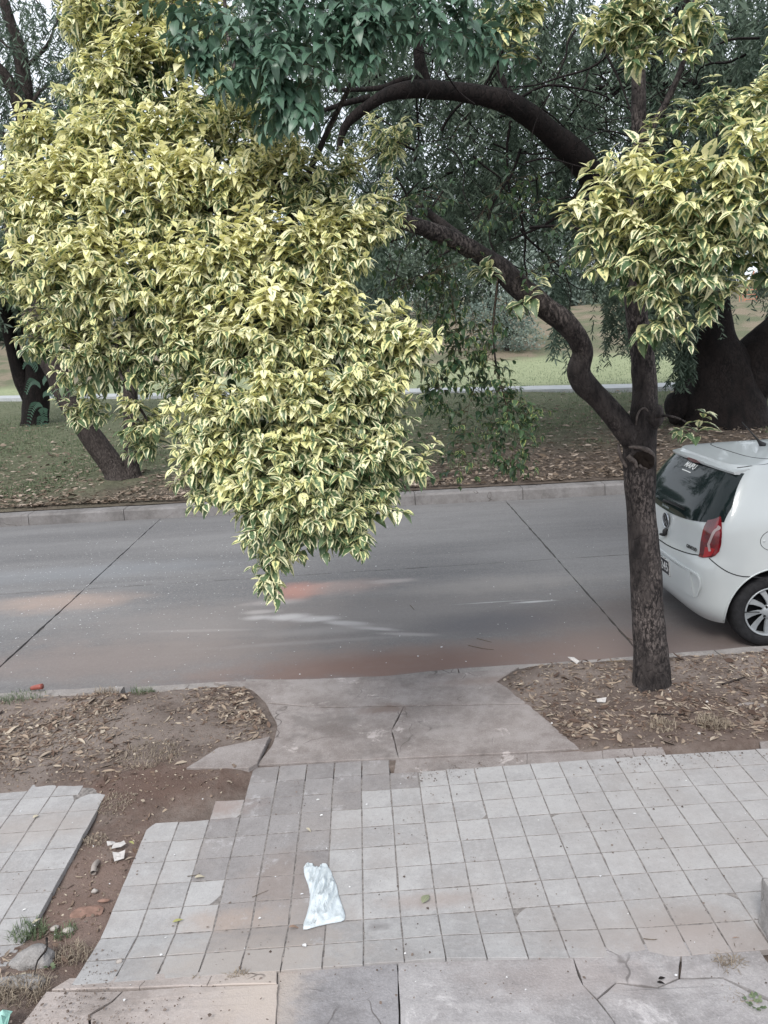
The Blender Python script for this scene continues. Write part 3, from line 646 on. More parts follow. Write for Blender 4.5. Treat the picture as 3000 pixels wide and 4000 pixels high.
for P in ([(1075, 590, TY-.1, 30), (1040, 560, TY+.1, 24), (1000, 520, TY+.2, 22), (950, 480, TY+.3, 20), (900, 440, TY+.3, 14)],
          [(700, 495, TY-.55, 18), (640, 700, TY-.8, 14), (610, 950, TY-1., 10), (600, 1150, TY-1.1, 7)],
          [(640, 495, TY-.6, 18), (560, 300, TY-.4, 15), (500, 120, TY-.3, 10), (480, -60, TY-.3, 7)],
          [(520, 470, TY-.7, 16), (350, 600, TY-.9, 12), (250, 760, TY-1, 8), (330, 930, TY-1, 5)],
          [(620, 480, TY-.6, 15), (700, 300, TY-.7, 12), (780, 120, TY-.8, 10), (770, -30, TY-.8, 18)],
          [(1374, 640, TY, 26), (1450, 540, TY-.1, 20), (1540, 430, TY-.3, 14), (1640, 360, TY-.4, 8)],
          [(1398, 905, TY-.03, 10), (1440, 898, TY-.2, 5), (1475, 908, TY-.4, 4), (1498, 928, TY-.55, 3)], [(1075, 610, TY-.1, 6), (1066, 700, TY-.15, 5), (1072, 790, TY-.2, 4), (1095, 880, TY-.2, 3)],
          [(1380, 320, TY, 20), (1440, 220, TY-.1, 14), (1480, 120, TY-.2, 10), (1500, 0, TY-.2, 7)]):
    mesh_obj('branch', *limb(P, sides=10, n=6, rough=.08), M_bark, tree, smooth=True)
for P in ([(1400, 1475, TY-.04, 34), (1388, 1496, TY-.12, 24), (1376, 1512, TY-.16, 10)], [(1420, 1480, TY-.05, 34), (1438, 1502, TY-.14, 26), (1456, 1516, TY-.2, 12)]):
    mesh_obj('root', *limb(P, sides=12, n=5, rough=.12), M_bark, tree, smooth=True)
# knot scars of the trunk: healed rim and dark hollow
def ring_scar(cx, cy, pts, wpx, off):
    P = []
    for (x, y) in pts+[pts[0], pts[1]]:
        P.append((x, y, TY-off, wpx))
    return limb(P, sides=10, n=5, rough=.18, rs=30, cap=True)
RT = 36/PXM*TY
mesh_obj('hollow', *ring_scar(0, 0, [(1378, 985), (1392, 982), (1402, 992), (1400, 1004), (1388, 1000)], 22, RT*.80), M_hollow, tree, smooth=True)
mesh_obj('scar_rim', *limb([(1358, 966, TY-RT*.90, 5), (1376, 966, TY-RT*1.0, 8), (1394, 971, TY-RT*.96, 12), (1407, 982, TY-RT*.80, 15), (1409, 997, TY-RT*.78, 14), (1400, 1008, TY-RT*.90, 11), (1389, 1011, TY-RT*.97, 6), (1380, 1004, TY-RT*1.02, 7)], sides=12, n=8, rough=.18, rs=26), M_callus, tree, smooth=True)
mesh_obj('scar_rim', *limb([(1356, 985, TY-RT*.9, 10), (1364, 992, TY-RT*.98, 12), (1372, 998, TY-RT*1.0, 10), (1376, 1010, TY-RT, 8)], sides=10, n=6, rough=.2, rs=26), M_callus, tree, smooth=True)
mesh_obj('scar_rim', *limb([(1374, 918, TY-RT*.78, 4), (1376, 900, TY-RT*.8, 5), (1383, 886, TY-RT*.8, 5), (1393, 882, TY-RT*.8, 5), (1401, 892, TY-RT*.78, 5), (1403, 912, TY-RT*.76, 4)], sides=8, n=6, rough=.15, rs=30), M_callus, tree, smooth=True)
mesh_obj('knot', *limb([(1398, 930, TY-.03, 30), (1410, 905, TY-.05, 44), (1414, 885, TY-.05, 36), (1412, 876, TY-.04, 14)], sides=16, n=6, rough=.15, rs=20), M_bark, tree, smooth=True)
mesh_obj('loose_bark', *limb([(1336, 958, TY-.01, 5), (1338, 975, TY-.02, 8), (1344, 992, TY-.03, 9), (1354, 1010, TY-.05, 6)], sides=6, n=5, rough=.1), M_callus, tree, smooth=True)

# foliage masses: x, y, radius px, depth, creaminess
YB = [(250,60,120,5.7,.75),(390,60,110,5.7,.7),(330,180,120,5.5,.7),(220,200,80,5.5,.75),(470,190,60,5.5,.5),(130,330,95,5.2,.75),(260,330,110,5.0,.75),(420,300,90,5.0,.75),(560,290,70,5.0,.6),
      (60,450,85,5.0,.75),(180,450,120,4.8,.8),(330,440,120,4.7,.8),(480,420,110,4.7,.8),(620,400,90,4.7,.7),(720,400,70,4.8,.5),(60,590,80,4.9,.7),(190,600,120,4.6,.75),(330,610,110,4.5,.78),
      (480,590,110,4.4,.8),(620,560,110,4.4,.8),(740,530,90,4.4,.75),(800,480,55,4.5,.65),(120,720,60,4.8,.5),(200,760,80,4.6,.6),(300,760,70,4.6,.55),(430,740,90,4.4,.65),(560,720,110,4.2,.75),(700,700,100,4.3,.7),(800,730,80,4.3,.7),(860,760,60,4.3,.7),
      (310,900,50,4.6,.5),(325,960,40,4.6,.5),(400,830,40,4.5,.55),(470,900,80,4.2,.65),(580,880,100,4.1,.65),(700,870,100,4.1,.65),(810,880,80,4.2,.55),(470,1010,70,4.1,.65),(590,1010,90,4.0,.6),(710,1000,100,4.0,.55),(820,1000,70,4.1,.5),
      (490,1070,40,4.0,.6),(600,1100,80,3.9,.55),(700,1110,75,3.9,.5),(800,1090,55,4.0,.5),(590,1170,38,3.9,.55),(760,1150,35,3.9,.5),(840,310,45,5.2,.5),(840,450,38,5.0,.3),(915,745,30,4.2,.75),(900,1000,26,4.1,.6),(600,1210,26,3.85,.6),(590,1252,22,3.85,.6),(190,880,36,4.7,.5)]
RB = [(1400,400,75,4.5,.72),(1500,430,100,4.3,.72),(1610,340,90,4.2,.7),(1620,450,90,4.2,.65),(1330,480,75,4.6,.6),(1420,520,85,4.4,.6),(1530,540,90,4.3,.5),(1630,570,60,4.3,.3),(1360,600,60,4.6,.45),(1450,620,65,4.4,.5),(1560,640,45,4.3,.5),(1400,700,42,4.5,.45),(1450,690,40,4.4,.5),(1350,350,50,4.6,.6),(1275,490,48,4.7,.6),(1250,470,30,4.7,.6),(1310,420,40,4.7,.6),(1340,560,50,4.6,.55),(1560,250,55,4.4,.35),(1640,230,45,4.3,.55),
      (1370,40,70,4.6,.5),(1300,80,45,4.7,.5),(1470,40,60,4.6,.45),(1380,120,35,4.6,.5),(1470,100,40,4.6,.55),(1120,60,40,4.8,.45),(1110,20,45,4.8,.4),(1130,120,26,4.8,.45),(1460,300,60,4.6,.3),(1500,930,24,4.9,.3),(1150,640,20,5.2,.35),(1060,590,22,5.3,.35)]
LA, GR, SM = Leaves(), Leaves(), Leaves(); stems = []
def fill(B, LV, Ls, dens, W=.42, slen=.17, pairs=5, droop=.8, jitter=.0, fronty=True, upk=.35):
    for (x, y, r, Y, cr) in B:
        c = D(x, y, Y); R = r/PXM*Y; N = max(2, int(dens*(r/60.)**2))
        for _ in range(N):
            q = rv(); 
            if fronty and q[1] > .25: q[1] *= -1
            q[2] = q[2]*.9+.05
            rad = R*rng.uniform(.55, .98) 
            p = c+q*rad*np.array([.9, .6, .9])
            dd = norm(q*.8+UP*upk+rv()*.35+np.array([0, -.25, 0]))
            inner = rad/R
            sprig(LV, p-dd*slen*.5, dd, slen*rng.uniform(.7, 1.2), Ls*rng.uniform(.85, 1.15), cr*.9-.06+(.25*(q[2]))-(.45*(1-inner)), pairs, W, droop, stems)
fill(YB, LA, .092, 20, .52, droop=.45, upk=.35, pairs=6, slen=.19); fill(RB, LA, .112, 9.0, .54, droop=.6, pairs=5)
# inner leaves coloured greener and darker: shade between shoots put into the colour
def inner(B, LV, Ls, dens):
    for (x, y, r, Y, cr) in B:
        c = D(x, y, Y+.25); R = r/PXM*Y; N = int(dens*(r/60.)**2)
        for _ in range(N):
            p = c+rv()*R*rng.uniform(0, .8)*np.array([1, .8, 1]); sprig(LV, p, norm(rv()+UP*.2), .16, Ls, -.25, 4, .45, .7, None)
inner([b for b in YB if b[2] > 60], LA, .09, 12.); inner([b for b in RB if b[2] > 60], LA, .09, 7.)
# plain green shoots above the centre
GB = [(450,60,70,4.4,0),(560,60,90,4.3,0),(680,50,90,4.2,0),(800,60,90,4.2,0),(540,150,70,4.3,0),(640,150,90,4.1,0),(620,210,60,4.1,0),(940,50,80,4.4,0),(1030,70,60,4.5,0),(1050,110,35,4.5,0),(980,90,30,4.6,0),(760,110,60,4.1,0),(870,40,50,4.4,0),(430,120,40,4.4,0),(1150,130,30,4.9,0),(400,20,40,4.5,0)]
fill(GB, GR, .100, 7.5, .46, .2, 5, .95, upk=.0)
fill([(x, y, r, Y+.35, 0) for x, y, r, Y, _ in GB if r > 55], GR, .10, 4., .46, .2, 5, 1., fronty=False)
# hanging sprays under the limb, small leaves coloured dark as silhouettes
HG = [[(1075,600),(1062,760),(1090,860),(1120,960)],[(1010,640),(1040,740),(1075,860)],[(960,640),(930,700),(860,760)],[(970,610),(985,720),(960,800),(950,880)],[(1060,760),(1020,850),(1000,950),(990,1010)],[(1075,870),(1130,870),(1150,900)],[(1010,560),(930,590),(870,620)],[(900,500),(960,560),(940,700)],[(1075,860),(1060,930),(1100,1000),(1110,960)],[(1030,700),(980,780),(930,860)],[(1115,600),(1210,560),(1260,540)],[(1000,440),(900,420),(860,500)],[(1100,480),(1180,430),(1230,470)],[(1020,500),(1080,400),(1150,380)],[(880,420),(840,560),(850,640)],[(960,560),(890,660),(870,700)]]
for k, H_ in enumerate(HG):
    P = catmull(np.array([D(x, y, 5.2+.12*(k % 3)) for x, y in H_]), 8); stems.append(P)
    for q in P[2:]:
        for _ in range(2 if k < 10 else 1):
            sprig(SM, q, norm(rv()*np.array([1, .8, .5])+np.array([0, 0, -.35])), rng.uniform(.08, .2), .058, .2+.3*rng.random(), 2, .55, .6, stems)
for b in [(1000,620,50,5.4,.2),(930,560,40,5.3,.2),(1180,470,60,5.6,.2),(1080,440,50,5.6,.1),(960,400,60,5.7,.1),(1200,540,50,5.5,.3),(1240,500,50,5.4,.3),(880,350,60,5.5,.2),(960,300,50,5.8,.1),(1060,330,40,5.8,.1),(1010,860,60,5.4,.4),(1010,930,40,5.4,.4),(940,800,40,5.4,.3),(1090,930,30,5.4,.4),(870,690,40,5.3,.3),(1000,740,60,5.4,.3),(900,590,50,5.4,.2)]:
    fill([b], SM, .05, 3., .55, .12, 3, .7, fronty=False)
UPB = [(900,-250,170,6.0,.3),(1150,-220,160,5.6,.3),(1380,-260,180,5.5,.3),(1600,-220,170,5.4,.35),(1820,-150,170,5.3,.35),(1750,200,150,5.2,.4),(1850,500,130,5.0,.4),(1250,-480,200,5.8,.3),(1550,-520,200,5.8,.3),(1850,-480,190,5.6,.3),(600,-250,160,5.8,.4),(300,-200,150,5.6,.6)]  # crown carried on unseen above the frame, thickened to shade car and road
UC = Leaves()
fill(UPB, UC, .15, 15., .5)
def split_big(LV, cnt):
    arr = LV.arrays(); X, Y, z = project(arr[0]); s = arr[3]/z; ok = (X > 0) & (X < 1659) & (Y > 0) & (Y < 2212)
    s = np.where(ok, s, 0); s *= (1+.0*s); order = np.argsort(-s*(1+.25*(arr[0][:, 1] < 4.6)))[:cnt]; return arr, order
arrL, bigL = split_big(LA, 250); arrG, bigG = split_big(GR, 50)
leaf_parts(tree, arrL, bigL, M_var, ('v', .55)); leaf_parts(tree, arrG, bigG, M_green, ('g', 0.))
def rest(arr, big): m = np.ones(len(arr[0]), bool); m[big] = False; return [a[m] for a in arr]
for nm, arr, mt in (('foliage', rest(arrL, bigL), M_var), ('green_foliage', rest(arrG, bigG), M_green), ('hanging_foliage', SM.arrays(), M_small), ('upper_foliage', UC.arrays(), M_var)):
    o = link(bpy.data.objects.new(nm, leaves_mesh(nm, arr, mt))); setparent(o, tree); o['kind'] = 'stuff'
sv, sf = stems_geo(stems); o = link(bpy.data.objects.new('twigs', np_mesh('twigs', sv, sf, M_twig))); setparent(o, tree); o['kind'] = 'stuff'
print('leaves', len(LA.o), len(GR.o), len(SM.o))

# ------------------------------------------------------------------ pepper tree and park trees
def strands(anchors, lens, lsz, n=26, spread=.10, wid=.12):
    """weeping shoots: fine stems with many narrow leaflets; arrays for one mesh"""
    P0 = np.asarray(anchors); N = len(P0); L = np.asarray(lens); k = np.linspace(0, 1, n)
    sway = rng.normal(0, .12, (N, 2)); ph = rng.uniform(0, 6.28, N)
    base = P0[:, None]+np.stack([sway[:, :1]*k*L[:, None]+.03*np.sin(k*7+ph[:, None])*L[:, None], sway[:, 1:]*k*L[:, None], -k[None]*L[:, None]*1.0], -1)
    q = base.reshape(-1, 3); m = len(q); V, Fc, A = [], [], []; off = 0; rnd = np.repeat(rng.random(N), n)*.7
    for rep in range(3):
        a = rng.uniform(0, 2*np.pi, m); d = np.stack([np.cos(a), np.sin(a), rng.uniform(-1.6, -.2, m)], 1); d /= np.linalg.norm(d, axis=1)[:, None]
        s = np.cross(d, rng.normal(size=(m, 3))); s /= np.linalg.norm(s, axis=1)[:, None]; ll = lsz*rng.uniform(.5, 1.5, m)[:, None]
        tri = np.stack([q-s*ll*wid*.4, q+s*ll*wid*.4, q+d*ll*.6+s*ll*wid, q+d*ll, q+d*ll*.6-s*ll*wid], 1)
        V.append(tri.reshape(-1, 3)); b = (np.arange(m)*5)[:, None]+off; Fc += [b+np.array([0, 1, 2]), b+np.array([0, 2, 4]), b+np.array([2, 3, 4])]; off += 5*m
        c = np.zeros((m, 5, 4)); c[..., 1] = .5; c[..., 2] = np.clip(rnd+rng.random(m)*.3, 0, 1)[:, None]; A.append(c.reshape(-1, 4))
    return np.vstack(V), np.vstack(Fc), np.vstack(A)
def stuff_part(name, data, mat, parent):
    o = link(bpy.data.objects.new(name, np_mesh(name, data[0], data[1], mat, data[2], smooth=False))); setparent(o, parent); o['kind'] = 'stuff'; return o
def merge(ds):
    V, F, A, off = [], [], [], 0
    for v, f, a in ds: V.append(v); F.append(f+off); A.append(a); off += len(v)
    return np.vstack(V), np.vstack(F), np.vstack(A)
PY = 17.8
pep = empty('pepper_tree', tuple(G(1560, 915, .3)), 'huge weeping pepper tree with a black forked trunk beyond the parked car', 'tree')
mesh_obj('trunk', *join_parts([
    limb([(1560, 935, PY, 230), (1555, 905, PY, 190), (1552, 860, PY, 176), (1548, 800, PY, 150), (1532, 740, PY, 112), (1524, 680, PY, 104), (1510, 600, PY-.3, 104), (1450, 530, PY-1, 100)], sides=40, n=10, rough=.13, rs=2.2),
    limb([(1590, 900, PY, 90), (1606, 840, PY, 110), (1622, 790, PY, 104), (1672, 735, PY-.2, 88), (1725, 670, PY-.4, 84), (1790, 520, PY-.6, 90), (1830, 300, PY-1, 80)], sides=32, n=9, rough=.14, rs=2.4),
    limb([(1455, 915, PY-.3, 16), (1470, 880, PY-.2, 70), (1500, 880, PY-.1, 90), (1540, 870, PY, 90)], sides=20, n=6, rough=.16, rs=3)]), M_barkd, pep, smooth=True)
for P in ([(1500, 600, PY-.3, 105), (1420, 500, PY-2, 90), (1330, 440, PY-4, 78), (1290, 395, PY-5, 76), (1250, 345, PY-5.4, 72), (1180, 280, PY-5.8, 66), (1110, 228, PY-6.2, 60), (1040, 206, PY-6.4, 50), (960, 196, PY-6.6, 50), (900, 192, PY-6.8, 44), (835, 205, PY-7, 36), (780, 240, PY-7, 30), (745, 275, PY-7, 22), (730, 330, PY-7, 14)],
          [(925, 195, PY-6.7, 34), (910, 150, PY-6.7, 34), (900, 90, PY-6.7, 30), (885, 20, PY-6.7, 28), (870, -80, PY-6.7, 24)],
          [(940, 185, PY-6.6, 20), (880, 170, PY-6.6, 18), (820, 190, PY-6.4, 14), (720, 195, PY-6.2, 9)],
          [(1130, 240, PY-6, 24), (1100, 200, PY-6, 20), (1080, 120, PY-5.6, 14), (1180, 60, PY-5, 10)],
          [(800, 210, PY-7, 20), (740, 225, PY-7, 14), (640, 260, PY-7, 8)],
          [(1500, 620, PY-.4, 60), (1440, 400, PY-1.2, 50), (1420, 200, PY-1.8, 40), (1440, 60, PY-2.2, 34), (1560, -60, PY-2.4, 26)],
          [(1659, 200, PY-2, 44), (1600, 170, PY-2.2, 40), (1540, 120, PY-2.4, 36), (1480, 30, PY-2.6, 28), (1440, -40, PY-2.6, 24)],
          [(1550, 130, PY-2.4, 24), (1500, 220, PY-2.6, 20), (1450, 330, PY-2.8, 16)], [(1700, 330, PY-3, 40), (1600, 230, PY-3, 30), (1500, 180, PY-3.2, 24), (1300, 190, PY-3.4, 14), (1180, 160, PY-3.6, 10)],
          [(1380, 160, PY-3, 14), (1250, 260, PY-3.2, 12), (1130, 330, PY-3.4, 8)], [(1280, 380, PY-4.8, 20), (1200, 470, PY-4.6, 10), (1100, 520, PY-4.4, 6)], [(1720, 60, PY-1, 40), (1600, 60, PY-1, 26), (1460, 90, PY-1, 14)]):
    P = [(a, b, c, d*.78) for a, b, c, d in P]; mesh_obj('branch', *limb(P, sides=16, n=7, rough=.12, rs=3), M_barkd, pep, smooth=True)
nets = []
for _ in range(120):
    x, y = (rng.uniform(750, 1700), rng.uniform(0, 420)) if rng.random() < .8 else (rng.uniform(760, 1150), rng.uniform(350, 560)); Yq = rng.uniform(PY-7, PY-1); p = D(x, y, Yq); d = norm(np.array([rng.normal(), rng.normal()*.4, rng.normal()*.6-.25])); P = [p]
    for k in range(6): d = norm(d+rv()*.45+np.array([0, 0, -.08])); P.append(P[-1]+d*rng.uniform(.2, .42))
    r0 = rng.uniform(.008, .026); nets.append(tube(P, np.linspace(r0, .004, 7), sides=4, n=3, cap=False))
    for k in (2, 4):
        e = norm(d+rv()); Q = [P[k], P[k]+e*.3, P[k]+e*.55+rv()*.12, P[k]+e*.8+rv()*.2]; nets.append(tube(Q, [r0*.5, r0*.4, r0*.3, .003], sides=3, n=3, cap=False))
o = mesh_obj('twigs', *join_parts(nets), M_barkd, pep); o['kind'] = 'stuff'
nets = []
for _ in range(60):
    x, y = rng.uniform(-40, 200), rng.uniform(0, 420); p = D(x, y, rng.uniform(14.5, 17)); d = norm(np.array([rng.normal(), rng.normal()*.4, rng.normal()])); P = [p]
    for k in range(6): d = norm(d+rv()*.5); P.append(P[-1]+d*rng.uniform(.12, .3))
    nets.append(tube(P, np.linspace(rng.uniform(.006, .018), .003, 7), sides=4, n=3, cap=False))
T1NET = nets
def hang(regions, dens, lsz, wid=.12, n=26):
    """regions: x0,y0(top),x1,y1,Ymin,Ymax, length px range, weight"""
    an, le = [], []
    for (x0, y0, x1, y1, Ya, Yb, l0, l1, wgt) in regions:
        N = int(dens*wgt)
        for _ in range(N):
            Y = rng.uniform(Ya, Yb); p = D(rng.uniform(x0, x1), rng.uniform(y0, y1), Y); an.append(p); le.append(rng.uniform(l0, l1)/PXM*Y*.9)
    return strands(np.array(an), np.array(le), lsz, n, wid=wid)
d1 = hang([(760, -80, 1700, 200, 12, 22, 90, 260, 8), (800, 150, 1250, 400, 13, 22, 70, 200, 2.6), (1250, 100, 1700, 500, 14, 22, 90, 260, 5), (740, 330, 1100, 460, 13, 20, 60, 150, .8), (1350, 500, 1500, 620, 15, 18, 80, 190, 1.0), (1640, 420, 1740, 560, 15, 20, 60, 150, .6), (1180, 560, 1230, 640, 14, 16, 120, 180, .15), (1400, 660, 1450, 700, 15, 17, 60, 120, .2), (1465, 700, 1490, 760, 16.8, 17.1, 60, 110, .4), (1300, 600, 1380, 690, 15, 17, 60, 130, .3), (950, 330, 1300, 480, 14, 18, 60, 130, 1.2), (760, 500, 830, 560, 12, 14, 100, 180, .25), (450, -80, 800, 150, 12, 20, 90, 250, 2.), (500, -700, 2400, -100, 8.5, 20, 120, 300, 6.)], 98, .13, .10, 24)  # last region: unseen overhang above the road, added for its shade
stuff_part('crown', d1, M_pepper, pep)

# left park trees
t1 = empty('park_tree', tuple(G(262, 1025, .25)), 'park tree with one leaning and one upright stem rising behind the variegated canopy', 'tree')
Y1 = 15.6
mesh_obj('trunk', *join_parts([limb([(262, 1045, Y1, 90), (250, 1015, Y1, 52), (205, 955, Y1, 48), (160, 885, Y1, 46), (125, 810, Y1, 46), (95, 740, Y1, 50), (70, 660, Y1, 48), (45, 560, Y1, 46), (30, 450, Y1, 46), (40, 350, Y1, 50), (55, 270, Y1, 46)], sides=22, n=7, rough=.1, rs=3),
    limb([(284, 1045, Y1, 60), (285, 1015, Y1, 36), (284, 940, Y1, 33), (282, 860, Y1, 32), (285, 780, Y1+.1, 34), (300, 650, Y1+.2, 30), (330, 500, Y1+.3, 26), (380, 300, Y1+.5, 20)], sides=16, n=6, rough=.1, rs=3)]), M_barkp, t1, smooth=True)
for P in ([(52, 290, Y1, 40), (55, 220, Y1, 36), (45, 120, Y1, 30), (20, 40, Y1, 24), (-10, -60, Y1, 20)], [(55, 260, Y1, 34), (20, 180, Y1-.1, 30), (-20, 130, Y1-.2, 26)], [(45, 330, Y1, 26), (0, 290, Y1, 20), (-40, 250, Y1, 18)], [(60, 240, Y1, 12), (95, 190, Y1, 8), (150, 170, Y1, 5), (190, 130, Y1, 3)], [(50, 150, Y1, 10), (100, 100, Y1, 7), (130, 30, Y1, 4)], [(230, -40, Y1-1, 14), (170, 10, Y1-1, 13), (110, -20, Y1-1, 10)], [(60, 400, Y1, 14), (20, 440, Y1, 10), (-20, 500, Y1, 8)]):
    mesh_obj('branch', *limb(P, sides=9, n=5, rough=.1, rs=3), M_barkp, t1, smooth=True)
d2 = hang([(-60, -60, 260, 60, 14, 19, 40, 120, .9), (40, 60, 230, 300, 14, 19, 30, 90, 1.1), (-60, 60, 40, 420, 14, 19, 40, 110, 1.0), (60, 150, 300, 500, 16, 20, 40, 140, 1.6)], 110, .11, .09, 16)
stuff_part('crown', d2, M_pepper, t1); o = mesh_obj('twigs', *join_parts(T1NET), M_barkp, t1); o['kind'] = 'stuff'
t2 = empty('park_tree', tuple(G(78, 922, .4)), 'dark forked park tree at the left edge with a feathery green shoot on its trunk', 'tree')
Y2 = 25.
mesh_obj('trunk', *join_parts([limb([(76, 940, Y2, 76), (76, 915, Y2, 60), (78, 860, Y2, 54), (82, 790, Y2, 50), (74, 730, Y2, 48), (62, 660, Y2, 44), (50, 560, Y2, 40), (60, 430, Y2, 36)], sides=18, n=6, rough=.12, rs=2), limb([(66, 860, Y2, 36), (48, 820, Y2, 34), (34, 770, Y2, 30), (22, 720, Y2, 28), (10, 640, Y2, 26), (-10, 520, Y2, 24)], sides=14, n=6, rough=.12, rs=2)]), M_barkd, t2, smooth=True)
d3 = hang([(-120, 500, 140, 640, 23, 27, 60, 160, 1.2), (-120, 380, 120, 560, 23, 28, 60, 160, 1.5)], 130, .2, .11, 18)
stuff_part('crown', d3, M_bgA, t2)
# feathery shoot: fronds of paired leaflets
fv = []
for (x, y, dx, dy) in [(88,830,-30,20),(90,825,30,10),(92,850,38,30),(88,870,-26,50),(92,880,10,60),(86,800,-34,-4),(94,800,34,-14),(98,900,-14,44)]:
    a, b_ = D(x, y, Y2-.8), D(x+dx, y+dy, Y2-.9)
    for t in np.linspace(.1, 1, 13):
        q = a+(b_-a)*t+np.array([0, 0, .25*math.sin(t*3)])
        for sg in (-1, 1):
            per = norm(np.cross(b_-a, [0, 1, 0]))*sg; dd = norm(per+norm(b_-a)*.5)*.17*(1.15-t*.7); s = norm(np.cross(dd, [0, 1, .3]))*.025
            fv.append([q-s*.5, q+dd*.6-s, q+dd, q+dd*.6+s, q+s*.5])
fv = np.array(fv); m = len(fv); b_ = (np.arange(m)*5)[:, None]; A = np.zeros((m*5, 4)); A[:, 2] = rng.random(m*5)
stuff_part('feathery_shoot', (fv.reshape(-1, 3), np.vstack([b_+np.array([0, 1, 4]), b_+np.array([1, 3, 4]), b_+np.array([1, 2, 3])]), A), M_fern, t2)

def clump_tree(name, base, h, cw, mat, label, cat, group=None, n=1500, lsz=.35, weep=False, trunk=.18, low_=.25):
    """background tree: trunk, limbs and a ragged crown of leaf flakes"""
    t = empty(name, tuple(base), label, cat, group); B = np.array(base, float)
    parts = [tube([B-np.array([0, 0, .3]), B+np.array([.1, 0, h*.3]), B+np.array([-.1*cw*.2, 0, h*.65])], [trunk*1.2, trunk, trunk*.4], sides=8, n=4, rough=.1)]
    cl = []
    for k in range(11):
        a = rng.uniform(0, 6.28); rr = cw*.5*rng.uniform(.2, .85); c = B+np.array([math.cos(a)*rr, math.sin(a)*rr*.8, h*rng.uniform(low_+.1, .92)]); cl.append((c, cw*rng.uniform(.16, .3)))
        parts.append(tube([B+np.array([0, 0, h*.25]), (B+np.array([0, 0, h*.35])+c)/2, c], [trunk*.4, trunk*.28, trunk*.1], sides=5, n=3))
    mesh_obj('trunk', *join_parts(parts), M_barkp, t, smooth=True)
    if weep:
        an, le = [], []
        for _ in range(n//14):
            c, r = cl[rng.integers(len(cl))]; p = c+rv()*r*np.array([1, 1, .6]); an.append(p); le.append(min(rng.uniform(.2, .55)*h, max(.3, (p[2]-B[2])*.9)))
        data = strands(an, le, lsz, 14, wid=.16)
    else:
        m = n*2; ci = rng.integers(len(cl), size=m); q = rng.normal(size=(m, 3)); q /= np.linalg.norm(q, axis=1)[:, None]
        P = np.array([c for c, r in cl])[ci]+q*(np.array([r for c, r in cl])[ci]*rng.uniform(.5, 1.05, m))[:, None]*np.array([1, 1, .8]); P[:, 2] = np.maximum(P[:, 2], B[2]+.1)
        d = rng.normal(size=(m, 3)); d /= np.linalg.norm(d, axis=1)[:, None]; s = np.cross(d, rng.normal(size=(m, 3))); s /= np.linalg.norm(s, axis=1)[:, None]; l = lsz*rng.uniform(.4, 1.4, m)[:, None]
        V = np.stack([P, P+d*l*.5+s*l*.28, P+d*l, P+d*l*.5-s*l*.28], 1).reshape(-1, 3); b = (np.arange(m)*4)[:, None]; A = np.zeros((m, 4, 4)); A[..., 1] = .5; A[..., 2] = np.clip((ci % 5)/6+rng.random(m)*.5, 0, 1)[:, None]
        data = (V, np.vstack([b+np.array([0, 1, 2]), b+np.array([0, 2, 3])]), A.reshape(-1, 4))
    stuff_part('crown', data, mat, t); return t
def base_at(px, Y):       # foot of a tree on the terrain under pixel column px
    z = float(terrain(Y)); d = ray(px, 780); return (d[0]*Y/d[1], Y, z-.05)
clump_tree('shrub_tree', base_at(1095, 46), 3.4, 5.2, M_bgB, 'low grey green spreading tree at the foot of the bank behind the hanging spray', 'tree', n=3200, lsz=.16, trunk=.16, low_=.05)
spec = [(760,64,9,9,'a',1),(880,70,8,9,'b',1),(960,62,7.5,8,'b',1),(1060,74,9,10,'a',1),(1190,66,8,8,'c',1),(1290,72,9,9,'b',1),(1400,64,8,8,'a',1),(1520,76,9,9,'c',0),(1640,90,10,10,'b',0),(650,66,9,9,'c',1),(500,70,10,10,'a',1),(380,62,9,9,'b',1),(240,70,9,10,'c',1),(110,64,8,8,'a',1),(-20,60,7,8,'b',1),(1750,66,12,11,'a',0)]
words = ['dark weeping', 'bushy mid green', 'pale feathery']
pos_w = ['behind the trunk of the arching limb', 'left of the small sky gap', 'right of the small sky gap', 'just above the grey green tree', 'between the branch fork and the upright trunk', 'behind the upright street trunk', 'left of the black pepper trunk', 'behind the black pepper trunk', 'beyond the climbing frame', 'behind the lower variegated leaves', 'behind the middle of the variegated canopy', 'above the upright park stem', 'right of the leaning park stem', 'above the leaning park stem', 'at the left edge of the bank', 'at the right edge beyond the black trunk']
for k, (px, Y, h, cw, kd, wp) in enumerate(spec):
    kk = 'abc'.index(kd)
    clump_tree('park_tree', base_at(px, Y), h, cw, (M_bgA, M_bgA, M_bgB)[kk], f'far {words[kk]} tree on the grassy bank, {pos_w[k]}', 'tree', 'trees on the bank across the park', n=(5200 if wp else 2600), lsz=(.34 if kd != 'b' else .26), weep=(kd == 'a'), trunk=.2, low_=.0)

# climbing frame far behind the pepper trunk
cf = empty('climbing_frame', base_at(1612, 58), 'small orange red ladder climbing frame seen through the fork of the black trunk', 'climbing frame')
B = np.array(cf.location); M_orange = simple('orange_paint', (.48,.20,.13), .5, .4, .1, 5, 0)
mesh_obj('post', *tube([B+np.array([.55, 0, 0]), B+np.array([.6, 0, 1.3]), B+np.array([.8, 0, 2.9])], [.04]*3, sides=6), M_orange, cf)
mesh_obj('post', *tube([B+np.array([-.35, 0, 0]), B+np.array([-.1, 0, 1.2]), B+np.array([.3, 0, 2.2])], [.04]*3, sides=6), M_orange, cf)
for k in range(6):
    z = .25+k*.33; mesh_obj('rung', *tube([B+np.array([-.33+.1*k, 0, z]), B+np.array([.57+.02*k, 0, z])], [.03, .03], sides=6), M_orange, cf)
for x in (-.8, -.55): mesh_obj('handrail', *tube([B+np.array([x, -.2, 0]), B+np.array([x, -.2, .7])], [.03, .03], sides=6), M_orange, cf)
